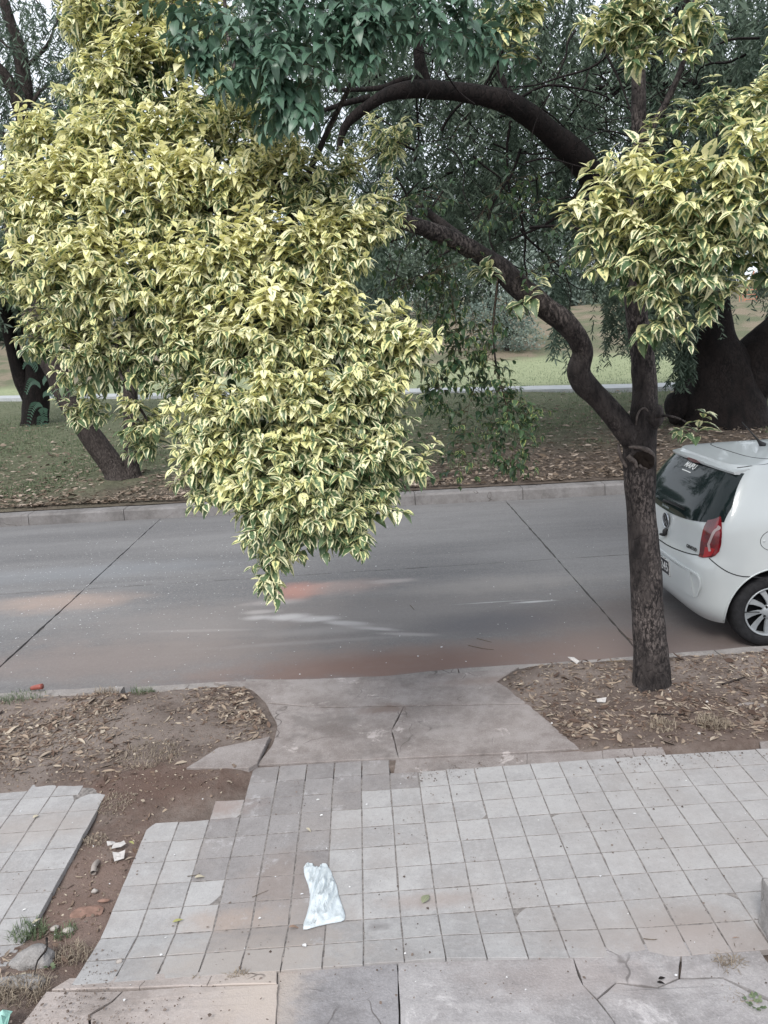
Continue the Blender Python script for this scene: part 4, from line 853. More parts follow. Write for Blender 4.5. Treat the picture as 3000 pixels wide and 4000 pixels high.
# ------------------------------------------------------------------ parked car
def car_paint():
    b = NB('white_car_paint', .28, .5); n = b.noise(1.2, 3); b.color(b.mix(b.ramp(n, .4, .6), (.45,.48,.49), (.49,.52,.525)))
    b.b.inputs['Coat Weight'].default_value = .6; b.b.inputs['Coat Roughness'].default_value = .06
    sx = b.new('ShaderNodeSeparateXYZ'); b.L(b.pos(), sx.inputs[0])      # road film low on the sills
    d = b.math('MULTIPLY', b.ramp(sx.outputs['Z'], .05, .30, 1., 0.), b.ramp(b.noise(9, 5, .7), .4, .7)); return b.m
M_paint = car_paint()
M_black = simple('black_plastic', (.012,.012,.013), .5, .4, .2, 10, 0)
M_gap = simple('panel_gap', (.02,.02,.022), .7, .2, .1, 10, 0)
b = NB('tinted_glass', .05, .28); b.color((.010,.016,.017)); b.b.inputs['Coat Weight'].default_value = .0; b.b.inputs['Coat Roughness'].default_value = .02; M_glass = b.m
b = NB('red_lamp_lens', .15, .5); b.color(b.mix(b.ramp(b.noise(6, 2), .4, .6), (.085,.004,.008), (.19,.006,.012))); b.b.inputs['Coat Weight'].default_value = 1.; M_red = b.m
b = NB('bright_red_lens', .15, .5); b.color((.32,.010,.016)); b.b.inputs['Coat Weight'].default_value = 1.; M_red2 = b.m
M_lens = simple('clear_lens', (.36,.28,.28), .15, .6, .1, 10, 0)
M_chrome = simple('chrome', (.55,.57,.6), .18, .5, .1, 10, 0, metal=1.)
M_rubber = simple('tyre_rubber', (.018,.018,.020), .8, .25, .3, 30, .3, obj=False)
M_rim = simple('silver_wheel', (.33,.35,.37), .35, .5, .1, 8, 0, metal=.25)
M_well = simple('wheel_well', (.006,.006,.007), .95, .1, .1, 8, 0)
M_plate = simple('plate_black', (.02,.02,.025), .5, .4, .1, 8, 0); M_plw = simple('plate_white', (.55,.55,.55), .5, .4, .05, 8, 0)
CX, CY, CZ = 2.765, 7.19, KNF+.0; CSC = 1.12
car = empty('parked_car', (CX, CY, CZ), 'white small hatchback parked at the kerb behind the street tree, rear towards the camera', 'car')
Lc = 3.54
zs_ = [.20, .26, .34, .46, .58, .68, .74, .84, .96, 1.04, 1.14, 1.26, 1.36, 1.42]
xr_ = [.12, .06, .025, .01, .000, .010, .040, .048, .062, .090, .140, .215, .290, .34]
wh_ = [.74, .775, .80, .815, .822, .824, .823, .820, .812, .800, .762, .705, .650, .600]
xf_ = [3.44, 3.50, 3.54, 3.54, 3.50, 3.44, 3.36, 3.18, 2.98, 2.74, 2.50, 2.22, 2.02, 1.90]
lr_ = [.38, .40, .42, .42, .42, .42, .41, .40, .39, .38, .37, .36, .36, .36]
zz = np.linspace(.20, 1.42, 60)
def smooth_(a, n=3):
    for _ in range(n): a = np.concatenate([[a[0]], (a[:-2]+2*a[1:-1]+a[2:])/4, [a[-1]]])
    return a
SX, SW, SF, SLr = [smooth_(np.interp(zz, zs_, q)) for q in (xr_, wh_, xf_, lr_)]
def hull(q, z):
    """q: 0 rear centre .. .35 corner end .. .7 .. 1 front centre ; returns local point on the near side (y<0)"""
    if z <= 1.42: xr, wd, xf, lr = [float(np.interp(z, zz, a)) for a in (SX, SW, SF, SLr)]; Z = z
    else:
        s = (z-1.42)/1.0; g = s; xr = .37+.95*g; wd = .60*(1-g); xf = 1.90-.55*g; lr = .36*(1-g)+.02; Z = 1.42+.062*(1-(1-g)**2.2)
    if q < .35:
        t = q/.35*math.pi/2; e = 2/4.6; y = wd*math.sin(t)**e; x = xr+lr*(1-math.cos(t)**e if t < math.pi/2-1e-6 else 1)
    elif q < .7: t = (q-.35)/.35; x = xr+lr+(xf-.45-xr-lr)*t; y = wd*(1+.012*math.sin(t*math.pi))
    else:
        t = (1-q)/.3*math.pi/2; e = 2/2.6; y = wd*math.sin(t)**e; x = xf-.45*(1-math.cos(t)**e if t < math.pi/2-1e-6 else 1)
    return np.array([x, -y, Z])
def hn(q, z):
    a = hull(min(q+.004, 1), z)-hull(max(q-.004, 0), z); c = hull(q, z+.006)-hull(q, z-.006); n = np.cross(a, c); n = n/(np.linalg.norm(n)+1e-9)
    p = hull(q, z)-np.array([1.6, 0, .8]); return n if n@p > 0 else -n
O = np.array([CX, CY, CZ]); MIR = np.array([1, -1, 1])
qs = np.concatenate([np.linspace(0, .35, 34), np.linspace(.36, .7, 40), np.linspace(.71, 1, 20)])
zr = np.concatenate([np.linspace(.20, 1.42, 52), 1.42+np.array([.03, .08, .16, .28, .42, .6, .8, .999])])
ring = []
for z in zr:
    P = [hull(q, z) for q in qs]; ring.append(P+[p*MIR for p in P[-2:0:-1]])
n = len(ring[0]); v = [tuple(p+O) for r in ring for p in r]; f = []
for k in range(len(ring)-1):
    for j in range(n): f.append((k*n+j, k*n+(j+1) % n, (k+1)*n+(j+1) % n, (k+1)*n+j))
f.append(tuple(range(n))[::-1]); f.append(tuple((len(ring)-1)*n+j for j in range(n)))
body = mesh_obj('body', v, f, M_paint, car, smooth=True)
bm = bmesh.new(); bm.from_mesh(body.data); bmesh.ops.recalc_face_normals(bm, faces=bm.faces[:]); bm.to_mesh(body.data); bm.free()
XH, RW = .58, .292; XH2 = XH+2.407
for xh in (XH, XH2):          # wheel arches
    for sg in (-1, 1):
        a = np.linspace(0, 2*np.pi, 56, endpoint=False); R = .345
        vv = [tuple(O+np.array([xh+R*math.cos(t), sg*(.52 if k == 0 else .95), RW+.015+R*math.sin(t)])) for k in (0, 1) for t in a]
        ff = [tuple(range(56)), tuple(range(56, 112))[::-1]]+[(j, 56+j, 56+(j+1) % 56, (j+1) % 56) for j in range(56)]
        cut = mesh_obj('cutter', vv, ff, M_well)
        bm = bmesh.new(); bm.from_mesh(cut.data); bmesh.ops.recalc_face_normals(bm, faces=bm.faces[:]); bm.to_mesh(cut.data); bm.free()
        md = body.modifiers.new('b', 'BOOLEAN'); md.operation = 'DIFFERENCE'; md.object = cut; md.solver = 'EXACT'; md.material_mode = 'TRANSFER'
        dg = bpy.context.evaluated_depsgraph_get(); me = bpy.data.meshes.new_from_object(body.evaluated_get(dg)); body.modifiers.clear(); body.data = me
        bpy.data.objects.remove(cut)
bm = bmesh.new(); bm.from_mesh(body.data)
for e in bm.edges:
    if len(e.link_faces) == 2 and e.calc_face_angle(0) > math.radians(32): e.smooth = False
for q_ in bm.faces: q_.smooth = True
bm.to_mesh(body.data); bm.free(); body.data.name = 'body'
def patch(name, fn, nu, nv, mat, off=.004, mirror=False, parent=car, th=.004):
    """a fitted panel lying on the body: fn(u, v) -> (q, z)"""
    objs = []
    for mr in ((False, True) if mirror else (False,)):
        v, f = [], []
        for layer in (off, -.004):
            for i in range(nu+1):
                for j in range(nv+1):
                    q, z, *m = fn(i/nu, j/nv); s = 1
                    if q < 0: q, s = -q, -1
                    p = hull(q, z)+hn(max(q, .002), z)*layer
                    if s < 0: p = p*MIR
                    v.append(tuple((p*MIR if mr else p)+O))
        W_ = nv+1; N = (nu+1)*W_
        for i in range(nu):
            for j in range(nv):
                a = i*W_+j; f.append((a, a+1, a+W_+1, a+W_))
        edge = [i*W_ for i in range(nu)]+[nu*W_+j for j in range(nv)]+[i*W_+nv for i in range(nu, 0, -1)]+[j for j in range(nv, 0, -1)]
        for k in range(len(edge)): a, b_ = edge[k], edge[(k+1) % len(edge)]; f.append((a, b_, b_+N, a+N))
        o = mesh_obj(name, v, f, mat, parent)
        bm = bmesh.new(); bm.from_mesh(o.data); bmesh.ops.recalc_face_normals(bm, faces=bm.faces[:])
        for q_ in bm.faces: q_.smooth = True
        for e in bm.edges:
            if len(e.link_faces) == 2 and e.calc_face_angle(0) > .6: e.smooth = False
        bm.to_mesh(o.data); bm.free(); objs.append(o)
    return objs[0]
def qy(y, z):      # q of a given |y| on the rear
    wd = float(np.interp(z, zz, SW)); return .35*math.asin(min(1, (abs(y)/wd))**(4.6/2))/(math.pi/2)*(1 if y >= 0 else -1)
# rear window (near half is +q)
def qx(dx, z):     # q on the rear corner where the side has come dx forward of the rearmost point
    qq = np.linspace(.12, .45, 331); x0 = hull(.0, z)[0]; return float(min(qq, key=lambda q: abs(hull(q, z)[0]-x0-dx)))
def rw(u, v):
    z0 = .955+.075*abs(2*u-1)**2; z = z0+v*(1.385-z0-.02*abs(2*u-1)**4)
    wid = np.interp(z, [.95, 1.03, 1.14, 1.26, 1.385], [.76, .76, .735, .672, .605])
    return (qy((2*u-1)*wid, z), z)
patch('rear_window', rw, 40, 14, M_glass, .004)
ZL = [.735, .77, .85, .98, 1.085]
def lamp(u, v):
    z = .735+v*(.29+.045*u); q0 = qy(np.interp(z, ZL, [.640, .640, .636, .642, .665]), z); q1 = qx(np.interp(z, [.735, .75, .77, .81, .87, .95, 1.02, 1.085], [.045, .075, .095, .115, .122, .116, .10, .075]), z)
    return (q0+(q1-q0)*u, z)
patch('tail_lamp', lamp, 12, 18, M_red, .007, mirror=True)
def lampb(u, v):
    z = .742+v*.085; q0 = qy(np.interp(z, ZL, [.68, .685, .69, .7, .74]), z); q1 = qx(np.interp(z, ZL, [.045, .078, .098, .1, .07]), z); return (q0+(q1-q0)*u, z)
patch('tail_lamp', lampb, 10, 6, M_red2, .0085, mirror=True)
def seg_patch(name, pts, wid, mat, off, mirror=False, n=6):
    """narrow band following (q, z) points on the body"""
    P = np.array(pts, float); P = catmull(np.hstack([P, np.zeros((len(P), 1))]), n)[:, :2] if len(P) > 2 else np.array([P[0]+(P[1]-P[0])*t for t in np.linspace(0, 1, n+1)])
    for mr in ((False, True) if mirror else (False,)):
        v, f = [], []
        W3 = [hull(abs(q), z)*(MIR if q < 0 else 1) for q, z in P]; Nn = [hn(max(abs(q), .002), z)*(MIR if q < 0 else 1) for q, z in P]
        for k in range(len(P)):
            t = W3[min(k+1, len(P)-1)]-W3[max(k-1, 0)]; s = np.cross(t, Nn[k]); s = s/(np.linalg.norm(s)+1e-9)*wid/2
            for q_ in (W3[k]+s-Nn[k]*.003, W3[k]+s+Nn[k]*off, W3[k]-s+Nn[k]*off, W3[k]-s-Nn[k]*.003): v.append(tuple((q_*MIR if mr else q_)+O))
        for k in range(len(P)-1):
            for j in range(3): f.append((4*k+j, 4*k+j+1, 4*k+j+5, 4*k+j+4))
        f += [(0, 1, 2, 3), tuple(4*(len(P)-1)+j for j in (3, 2, 1, 0))]
        mesh_obj(name, v, f, mat, car, smooth=False)
seg_patch('reflector_strip', [(qx(.085, .99), .995), (qy(.755, .98), .985), (qy(.735, .95), .955), (qy(.715, .86), .86), (qy(.715, .84), .845), (qx(.07, .79), .80)], .020, M_lens, .0095, True)
# panel gaps
def yz(y, z): return (qy(y, z), z)
seg_patch('panel_gap', [yz(-.64, .745), yz(-.4, .712), yz(-.2, .695), yz(0, .690), yz(.2, .695), yz(.4, .712), yz(.64, .745)], .009, M_gap, .0012, n=8)
seg_patch('panel_gap', [(qx(.07, .745), .745), (qx(.16, .68), .68), (.352, .60), (.362, .56)], .008, M_gap, .0012, True)
seg_patch('panel_gap', [(qy(.57, 1.36), 1.40), (.30, 1.43), (.32, 1.50), (.30, 1.60)], .007, M_gap, .0012, True)
seg_patch('panel_gap', [(.355, .30), (.345, .31)], .007, M_gap, .0012, True)
seg_patch('panel_gap', [(-.30, 1.60), (-.2, 1.615), (0.001, 1.62), (.2, 1.615), (.30, 1.60)], .007, M_gap, .0015, n=10)
# bumper: licence plate recess and raised lower lip
def bum(u, v):
    z = .40+v*.20; return (qy((2*u-1)*(.63-.03*v), z), z)
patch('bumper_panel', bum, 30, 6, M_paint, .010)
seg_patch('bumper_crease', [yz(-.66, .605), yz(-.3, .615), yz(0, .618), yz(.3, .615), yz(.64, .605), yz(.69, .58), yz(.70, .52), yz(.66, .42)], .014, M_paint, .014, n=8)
def plt(u, v): z = .455+v*.13; return (qy((2*u-1)*.25+.0, z), z)
patch('number_plate', plt, 8, 3, M_plate, .018)
for (a, b_, c, d) in ((-.25, .25, .455, .461), (-.25, .25, .579, .585), (-.25, -.244, .455, .585), (.244, .25, .455, .585)):
    patch('plate_border', lambda u, v: (qy(a+(b_-a)*u, c+(d-c)*v), c+(d-c)*v), 6, 1, M_plw, .0195)
def text_on(name, s, y, z, size, mat, lift=.022, shear=0., bold=.0, parent=car):
    cu = bpy.data.curves.new(name, 'FONT'); cu.body = s; cu.size = size; cu.extrude = .0008; cu.align_x = 'CENTER'; cu.align_y = 'CENTER'; cu.offset = bold; cu.shear = shear
    o = bpy.data.objects.new(name, cu); C.objects.link(o); dg = bpy.context.evaluated_depsgraph_get(); me = bpy.data.meshes.new_from_object(o.evaluated_get(dg)); bpy.data.objects.remove(o)
    q = abs(qy(y, z)); nn = hn(max(q, .01), z); p = hull(q, z)
    if y < 0: nn = nn*MIR; p = p*MIR
    p = p+nn*lift+O; xax = np.cross(UP, nn); xax = norm(xax); yax = np.cross(nn, xax)
    me.transform(Matrix(((xax[0], yax[0], nn[0], p[0]), (xax[1], yax[1], nn[1], p[1]), (xax[2], yax[2], nn[2], p[2]), (0, 0, 0, 1))))
    me.materials.clear(); me.materials.append(mat); ob = link(bpy.data.objects.new(name, me)); setparent(ob, parent); return ob
M_lblack = simple('badge_black', (.03,.03,.03), .5, .4, .1, 5, 0); M_sticker = simple('sticker_white', (.62,.64,.64), .6, .3, .05, 5, 0); M_stk = simple('sticker_grey', (.22,.25,.26), .6, .3, .05, 5, 0)
text_on('plate_digits', '245', .155, .52, .105, M_plw, .020, 0, .0016)
text_on('sticker', 'MAIPU', -.02, 1.325, .07, M_sticker, .012, .25, .0012)
patch('sticker', lambda u, v: (qy(-.12+.17*u, 1.280+.007*v), 1.280+.007*v), 4, 1, M_sticker, .007)
text_on('badge', 'GENOUD', .53, .775, .036, M_lblack, .004, 0, .0012)
text_on('sticker', 'Distribuidora', -.05, .985, .028, M_stk, .008)
# round emblem: ring with a V above a W
q = qy(.0, .865); pe = hull(0.0001, .885)+O+np.array([-.012, 0, 0]); er = .062
def bar(a, b_, w=.007, d=.006):
    a, b_ = np.array(a), np.array(b_); t = (b_-a)/np.linalg.norm(b_-a); s = np.array([-t[1], t[0]])*w/2; c = [a+s, b_+s, b_-s, a-s]
    v = [tuple(pe+np.array([-dx, -p[0], p[1]])) for dx in (0, d) for p in c]; return v, [(0, 1, 2, 3), (7, 6, 5, 4)]+[(j, (j+1) % 4, 4+(j+1) % 4, 4+j) for j in range(4)]
rg = [tuple(pe+np.array([-.004, er*math.cos(t), er*math.sin(t)])) for t in np.linspace(0, 2*np.pi, 29)]
bars = [bar((-.020, .048), (0, .006)), bar((.020, .048), (0, .006)), bar((-.043, .030), (-.020, -.046)), bar((-.020, -.046), (0, -.004)), bar((0, -.004), (.020, -.046)), bar((.020, -.046), (.043, .030))]
ds = [(tuple(pe+np.array([.002, er*math.cos(t), er*math.sin(t)]))) for t in np.linspace(0, 2*np.pi, 28, endpoint=False)]
mesh_obj('emblem_disc', ds, [tuple(range(28))], M_black, car)
mesh_obj('emblem', *join_parts([tube(rg, [.005]*29, sides=6, n=1)]+bars), M_chrome, car)
# tailgate handle, wiper, third brake lamp, spoiler lip, aerial
hp = hull(.0001, .775)+O
mesh_obj('tailgate_handle', *tube([hp+np.array([.0, -.02, .035]), hp+np.array([-.018, -.02, .02]), hp+np.array([-.022, -.02, -.01]), hp+np.array([-.04, .03, -.02])], [.014, .020, .017, .010], sides=10, n=4), M_black, car, smooth=True)
wp = [hull(abs(qy(y, z)), z)*(MIR if y < 0 else 1)+hn(max(abs(qy(y, z)), .01), z)*(MIR if y < 0 else 1)*.018+O for y, z in ((-.10, 1.02), (0, 1.025), (.15, 1.03), (.32, 1.03))]
mesh_obj('wiper', *join_parts([tube(wp, [.014, .010, .007, .005], sides=6, n=4), tube([p+np.array([0, 0, .014]) for p in wp[1:]], [.004]*3, sides=4, n=4)]), M_black, car, smooth=True)
def spo(u, v):
    z = 1.365+v*.06; return (qy((2*u-1)*.60, min(z, 1.42)), z)
sv_ = []
NS = 24
prof = [(.045, 1.418), (-.075, 1.395), (-.07, 1.378), (.03, 1.37)]
for k in range(NS+1):
    y = (2*k/NS-1)*.605; xo = .055*abs(2*k/NS-1)**2.6
    for dx, z in prof: sv_.append(tuple(O+np.array([.34+dx+xo*1.2, y, z-.018*abs(2*k/NS-1)**2])))
sf_ = [(4*k+j, 4*k+(j+1) % 4, 4*k+4+(j+1) % 4, 4*k+4+j) for k in range(NS) for j in range(4)]+[(0, 1, 2, 3), tuple(4*NS+j for j in (3, 2, 1, 0))]
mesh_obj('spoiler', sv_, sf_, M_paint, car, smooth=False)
bl = [tuple(O+np.array([.37-.0575+dx+.002, y, z])) for dx, z in ((0, 1.384), (.006, 1.366)) for y in np.linspace(-.19, .19, 9)]
lz = join_parts([([tuple(O+np.array([.264+.01*abs(t)**2, .2*t, 1.396])) for t in np.linspace(-1, 1, 9)]+[tuple(O+np.array([.266+.01*abs(t)**2, .2*t, 1.394-.024*(1-t*t)-.003])) for t in np.linspace(-1, 1, 9)]+[tuple(O+np.array([.31, .2*t, 1.38])) for t in np.linspace(-1, 1, 9)], [(k, k+1, 10+k, 9+k) for k in range(8)]+[(9+k, 10+k, 19+k, 18+k) for k in range(8)])])
mesh_obj('brake_lamp', *lz, M_red, car)
ab = O+np.array([.86, -.0, 1.468])
mesh_obj('aerial_base', *tube([ab, ab+np.array([-.035, 0, .035]), ab+np.array([-.055, 0, .06])], [.032, .014, .009], sides=10, n=3), M_black, car, smooth=True)
mesh_obj('aerial', *tube([ab+np.array([-.05, 0, .055]), ab+np.array([-.19, 0, .21])], [.0065, .003], sides=6), M_black, car)
# fuel flap: a round seam with a shallow thumb recess
FQ = qx(.50, .86) if qx(.50, .86) < .44 else .372
fq = [(FQ+.0155*math.cos(t), .88+.078*math.sin(t)) for t in np.linspace(0, 2*np.pi, 30)]
seg_patch('fuel_flap', fq, .004, M_gap, .0012, n=2)
fp = hull(FQ-.011, .88); fn_ = hn(FQ-.011, .88)
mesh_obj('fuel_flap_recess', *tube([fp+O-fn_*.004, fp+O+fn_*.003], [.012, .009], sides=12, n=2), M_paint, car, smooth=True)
# side glass, doors, front glass, head lamps, grille, mirrors
for (u0, u1, z0, z1) in ((.415, .50, .965, 1.30), (.515, .655, .945, 1.31)):
    patch('side_window', lambda u, v: (u0+(u1-u0)*u+.02*v*(1 if u0 > .5 else .3)*(1-u), z0+(z1-z0)*v), 12, 8, M_glass, .003, True)
seg_patch('panel_gap', [(.508, .28), (.506, .6), (.509, .95), (.514, 1.33)], .008, M_gap, .0012, True); seg_patch('panel_gap', [(.665, .28), (.667, .6), (.664, .93)], .008, M_gap, .0012, True)
patch('windscreen', lambda u, v: ((1-.215*abs(2*u-1))*(1 if u < .5 else 1), .96+v*.40), 8, 8, M_glass, .003)
patch('windscreen', lambda u, v: (.80+.2*u, .96+v*.40), 12, 8, M_glass, .003, True)
patch('headlight', lambda u, v: (.80+.10*u, .56+.14*v+.02*(1-u)), 8, 5, M_lens, .004, True)
patch('grille', lambda u, v: (.93+.07*u, .28+.10*v), 6, 4, M_black, .004, True)
for sg in (-1, 1):
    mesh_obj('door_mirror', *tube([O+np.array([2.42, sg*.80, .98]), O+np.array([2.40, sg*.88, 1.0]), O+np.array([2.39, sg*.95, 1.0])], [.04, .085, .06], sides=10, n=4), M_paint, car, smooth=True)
# wheel arch lips
for xh in (XH, XH2):
    for sg in (-1, 1):
        P = []
        for t in np.linspace(-.35, math.pi+.35, 34):
            z = RW+.015+.352*math.sin(t); x = xh+.352*math.cos(t)
            if z < .215: continue
            wd = float(np.interp(z, zz, SW)); P.append(tuple(O+np.array([x, sg*(wd*1.004), z])))
        # the corner curve pulls in the rear end of the arch
        P2 = []
        for p in P:
            z = p[2]-CZ; best = min(np.linspace(.2, .8, 241), key=lambda q: abs(hull(q, z)[0]+CX-p[0])); h_ = hull(best, z); P2.append((p[0], CY+sg*(-h_[1])+0*sg, p[2]))
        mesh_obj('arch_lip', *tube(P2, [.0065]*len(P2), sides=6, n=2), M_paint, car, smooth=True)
# wheels
def lathe(prof, n, cx, cy, cz, sg):
    v, f = [], []
    for k in range(n):
        t = 2*math.pi*k/n
        for r, y in prof: v.append((cx+r*math.cos(t), cy+sg*y, cz+r*math.sin(t)))
    m = len(prof)
    for k in range(n):
        for j in range(m-1): f.append((k*m+j, k*m+j+1, ((k+1) % n)*m+j+1, ((k+1) % n)*m+j))
    return v, f
for xh in (XH, XH2):
    for sg in (-1, 1):
        wx, wy, wz = CX+xh, CY+sg*.70, CZ+RW
        tp = [(.196, -.07), (.215, -.078), (.262, -.080), (.284, -.068), (.291, -.045), (.292, 0), (.291, .045), (.284, .066), (.270, .078), (.240, .084), (.212, .080), (.197, .066)]
        tb = mesh_obj('wheel', *lathe(tp, 56, wx, wy, wz, sg), M_rubber, car, smooth=True)
        mesh_obj('rim', *lathe([(.197, .066), (.200, .076), (.192, .080), (.184, .070), (.182, .02)], 48, wx, wy, wz, sg), M_rim, tb, smooth=True)
        mesh_obj('brake_disc', *lathe([(.185, .012), (.05, .015), (.001, .015)], 32, wx, wy, wz, sg), M_well, tb, smooth=True)
        sp = []
        for k in range(9):
            t = 2*math.pi*k/9+.25; rr = [(.040, .075, .024), (.09, .072, .034), (.14, .066, .044), (.187, .060, .058)]; v = []
            for r, y, w_ in rr:
                tw = t+.30*(r-.04)/.15; c, s_ = math.cos(tw), math.sin(tw)
                for d, yy in ((-w_*.5, y-.014), (-w_*.42, y), (w_*.42, y-.004), (w_*.5, y-.014)): v.append((wx+r*c-d*s_, wy+sg*yy, wz+r*s_+d*c))
            sp.append((v, [(4*a+j, 4*a+j+1, 4*a+j+5, 4*a+j+4) for a in range(3) for j in range(3)]))
        for v, f in sp: mesh_obj('spoke', v, f, M_rim, tb)
        mesh_obj('hub_cap', *lathe([(.062, .060), (.060, .074), (.040, .078), (.030, .084), (.001, .086)], 28, wx, wy, wz, sg), M_rim, tb, smooth=True)
        for k in range(4):
            t = 2*math.pi*k/4+.6; mesh_obj('wheel_bolt', *tube([(wx+.052*math.cos(t), wy+sg*.070, wz+.052*math.sin(t)), (wx+.052*math.cos(t), wy+sg*.081, wz+.052*math.sin(t))], [.011, .010], sides=8, n=1), M_black, tb)

car.scale = (CSC,)*3
# ------------------------------------------------------------------ litter, stones, plants and small things
def sc_poly(poly, n, zf, lift=0., dens=None):
    xs_ = [p[0] for p in poly]; ys_ = [p[1] for p in poly]; P = []
    x = rng.uniform(min(xs_), max(xs_), n*6); y = rng.uniform(min(ys_), max(ys_), n*6); m = inpoly(x, y, poly) & (np.abs(x) < 6.9) & (y > 1.3) & (y < 5.97)
    if dens is not None: m &= rng.random(len(x)) < dens(x, y)
    x, y = x[m][:n], y[m][:n]; return np.stack([x, y, zf(x, y)+lift], 1)
def patchy(x, y): return np.clip(.35+1.6*vnoise(np.stack([x, y, x*0], 1), 2.2), .05, 1)
nearv = lambda q: [G(*p) for p in q]
a1 = sc_poly(nearv([(-60, 1490), (530, 1490), (590, 1585), (400, 1668), (300, 1690), (-60, 1690)]), 2600, soil_z, dens=patchy)
a2 = np.vstack([sc_poly(PR, 2600, soil_z), sc_poly(PR, 2400, soil_z, dens=patchy)])
a3 = sc_poly(PL, 700, soil_z, dens=patchy)
o = link(tag(bpy.data.objects.new('dry_leaf_litter', scatter('dry_leaf_litter', np.vstack([a1, a2, a3]), .044, M_litter, .32, .003, .35)), 'dry brown leaf litter lying over the bare soil of the near verge', 'leaf litter', kind='stuff'))
c1 = np.vstack([sc_poly(PR, 5000, soil_z), sc_poly(PL, 5500, soil_z)])
a4 = np.vstack([sc_poly(PR, 260, soil_z), sc_poly(PL, 160, soil_z, dens=patchy)]); link(tag(bpy.data.objects.new('large_dry_leaves', scatter('large_dry_leaves', a4, .058, M_litter, .42, .008, .5)), 'larger curled tan leaves on top of the verge litter', 'leaf litter', kind='stuff'))
c1 = c1 if 'c1' in dir() else None
o = link(tag(bpy.data.objects.new('soil_crumbs', scatter('soil_crumbs', c1, .014, M_litter, .8, .002, .5)), 'small crumbs, bark chips and twig bits on the bare near verge', 'debris', kind='stuff'))
x = rng.uniform(-14, 14, 26000); y = 13.2+rng.exponential(3.2, 26000); m = (y < 26) & (rng.random(26000) < np.clip(1.2-.09*(x+14)*0, 0, 1)); x, y = x[m], y[m]; y = np.maximum(y, kerb_far(x)+.32)
o = link(tag(bpy.data.objects.new('fallen_leaves', scatter('fallen_leaves', np.stack([x, y, terrain(y)+.03], 1), .09, M_litterf, .38, .004, .35)), 'pale curled leaves strewn over the park verge beyond the road', 'fallen leaves', kind='stuff'))
x = np.concatenate([rng.uniform(-3.2, 3.2, 2200), rng.normal(-1.35, .25, 1400), rng.uniform(-.6, 2.6, 900)]); y = np.concatenate([rng.uniform(1.9, 4.6, 2200), rng.normal(2.55, .35, 1400), rng.normal(4.5, .06, 900)])
k_ = (y > 1.6) & (y < 5.6) & (vnoise(np.stack([x, y, x*0+4], 1), 3.) > -.15); x, y = x[k_], y[k_]
link(tag(bpy.data.objects.new('grit', scatter('grit', np.stack([x, y, paved_z(x, y)+.002], 1), .008, M_grit, .8, .001, .3)), 'brown soil crumbs and grit trodden over the paving tiles', 'grit', kind='stuff'))
# white petals and grit on the road and paving
x = np.concatenate([rng.normal(-3.6, 1.5, 1500), rng.uniform(-6, 3, 500)]); y = np.concatenate([rng.normal(9.6, 1.5, 1500), rng.uniform(6.3, 12.6, 500)]); m = (y > 6.3) & (y < kerb_far(x)-.25)
x2 = rng.uniform(-2.6, 2.6, 70); y2 = rng.uniform(2.2, 4.4, 70)
P = np.vstack([np.stack([x[m], y[m], np.full(m.sum(), KNF+.001)], 1), np.stack([x2, y2, paved_z(x2, y2)+.003], 1)])
sz = scatter('petals', P, .012, M_petal, .75, .001, .1); link(tag(bpy.data.objects.new('petals', sz), 'tiny white petals and specks on the road and paving', 'petals', kind='stuff'))
# grass on the far verge and near tufts
def blades(P, h, w_, lean=.5):
    N = len(P); a = rng.uniform(0, 6.283, N); hh = h*rng.uniform(.4, 1.3, N)[:, None]; ln = rng.uniform(.1, 1, N)[:, None]*lean
    d = np.stack([np.cos(a), np.sin(a), np.zeros(N)], 1); s = np.stack([-np.sin(a), np.cos(a), np.zeros(N)], 1)*w_
    V = np.stack([P-s, P+s, P+d*hh*ln*.4+UP*hh*.6+s*.7, P+d*hh*ln+UP*hh*(1-.3*ln), P+d*hh*ln*.4+UP*hh*.6-s*.7], 1).reshape(-1, 3)
    b_ = (np.arange(N)*5)[:, None]; A = np.zeros((N, 5, 4)); A[..., 1] = .5; A[..., 2] = rng.random(N)[:, None]
    return V, np.vstack([b_+np.array([0, 1, 2]), b_+np.array([0, 2, 4]), b_+np.array([4, 2, 3])]), A.reshape(-1, 4)
x = rng.uniform(-16, 18, 90000); y = 14.5+rng.exponential(7, 90000); m = (y < 45) & (vnoise(np.stack([x, y, x*0], 1), .8) > -.3+.25*(18-y).clip(-2, 4)); x, y = x[m], y[m]
V, Fc, A = blades(np.stack([x, y, terrain(y)+.0], 1), .07, .008); link(tag(bpy.data.objects.new('grass', np_mesh('grass', V, Fc, M_grass, A, smooth=False)), 'short patchy grass of the park beyond the far kerb', 'grass', kind='stuff'))
def tuft(name, px, py, r, n, h, mat, label, cat, lean=1., w_=.0022, group=None, zf=None):
    c = GP(px, py); a = rng.uniform(0, 6.28, n); rr = r*np.sqrt(rng.random(n)); P = np.stack([c[0]+rr*np.cos(a), c[1]+rr*np.sin(a)*.8, np.full(n, c[2])], 1)
    P[:, 2] = np.maximum(soil_z(P[:, 0], P[:, 1]), c[2]-.02); V, Fc, A = blades(P, h, w_, lean)
    return link(tag(bpy.data.objects.new(name, np_mesh(name, V, Fc, mat, A, smooth=False)), label, cat, group))
tuft('grass_tuft', 60, 2015, 0.09, 260, .06, M_grass, 'green grass tuft behind the big stone at the lower left', 'grass tuft')
tuft('grass_tuft', 140, 2015, .06, 90, .045, M_grass, 'small green tuft between the stone and the tiles', 'grass tuft')
tuft('dry_grass', 45, 2140, .12, 420, .05, M_drygrass, 'dry matted grass in front of the big stone', 'dry grass', 1.4)
tuft('dry_grass', 150, 2060, .10, 260, .035, M_drygrass, 'dry grass roots right of the big stone by the soil trench', 'dry grass', 1.6)
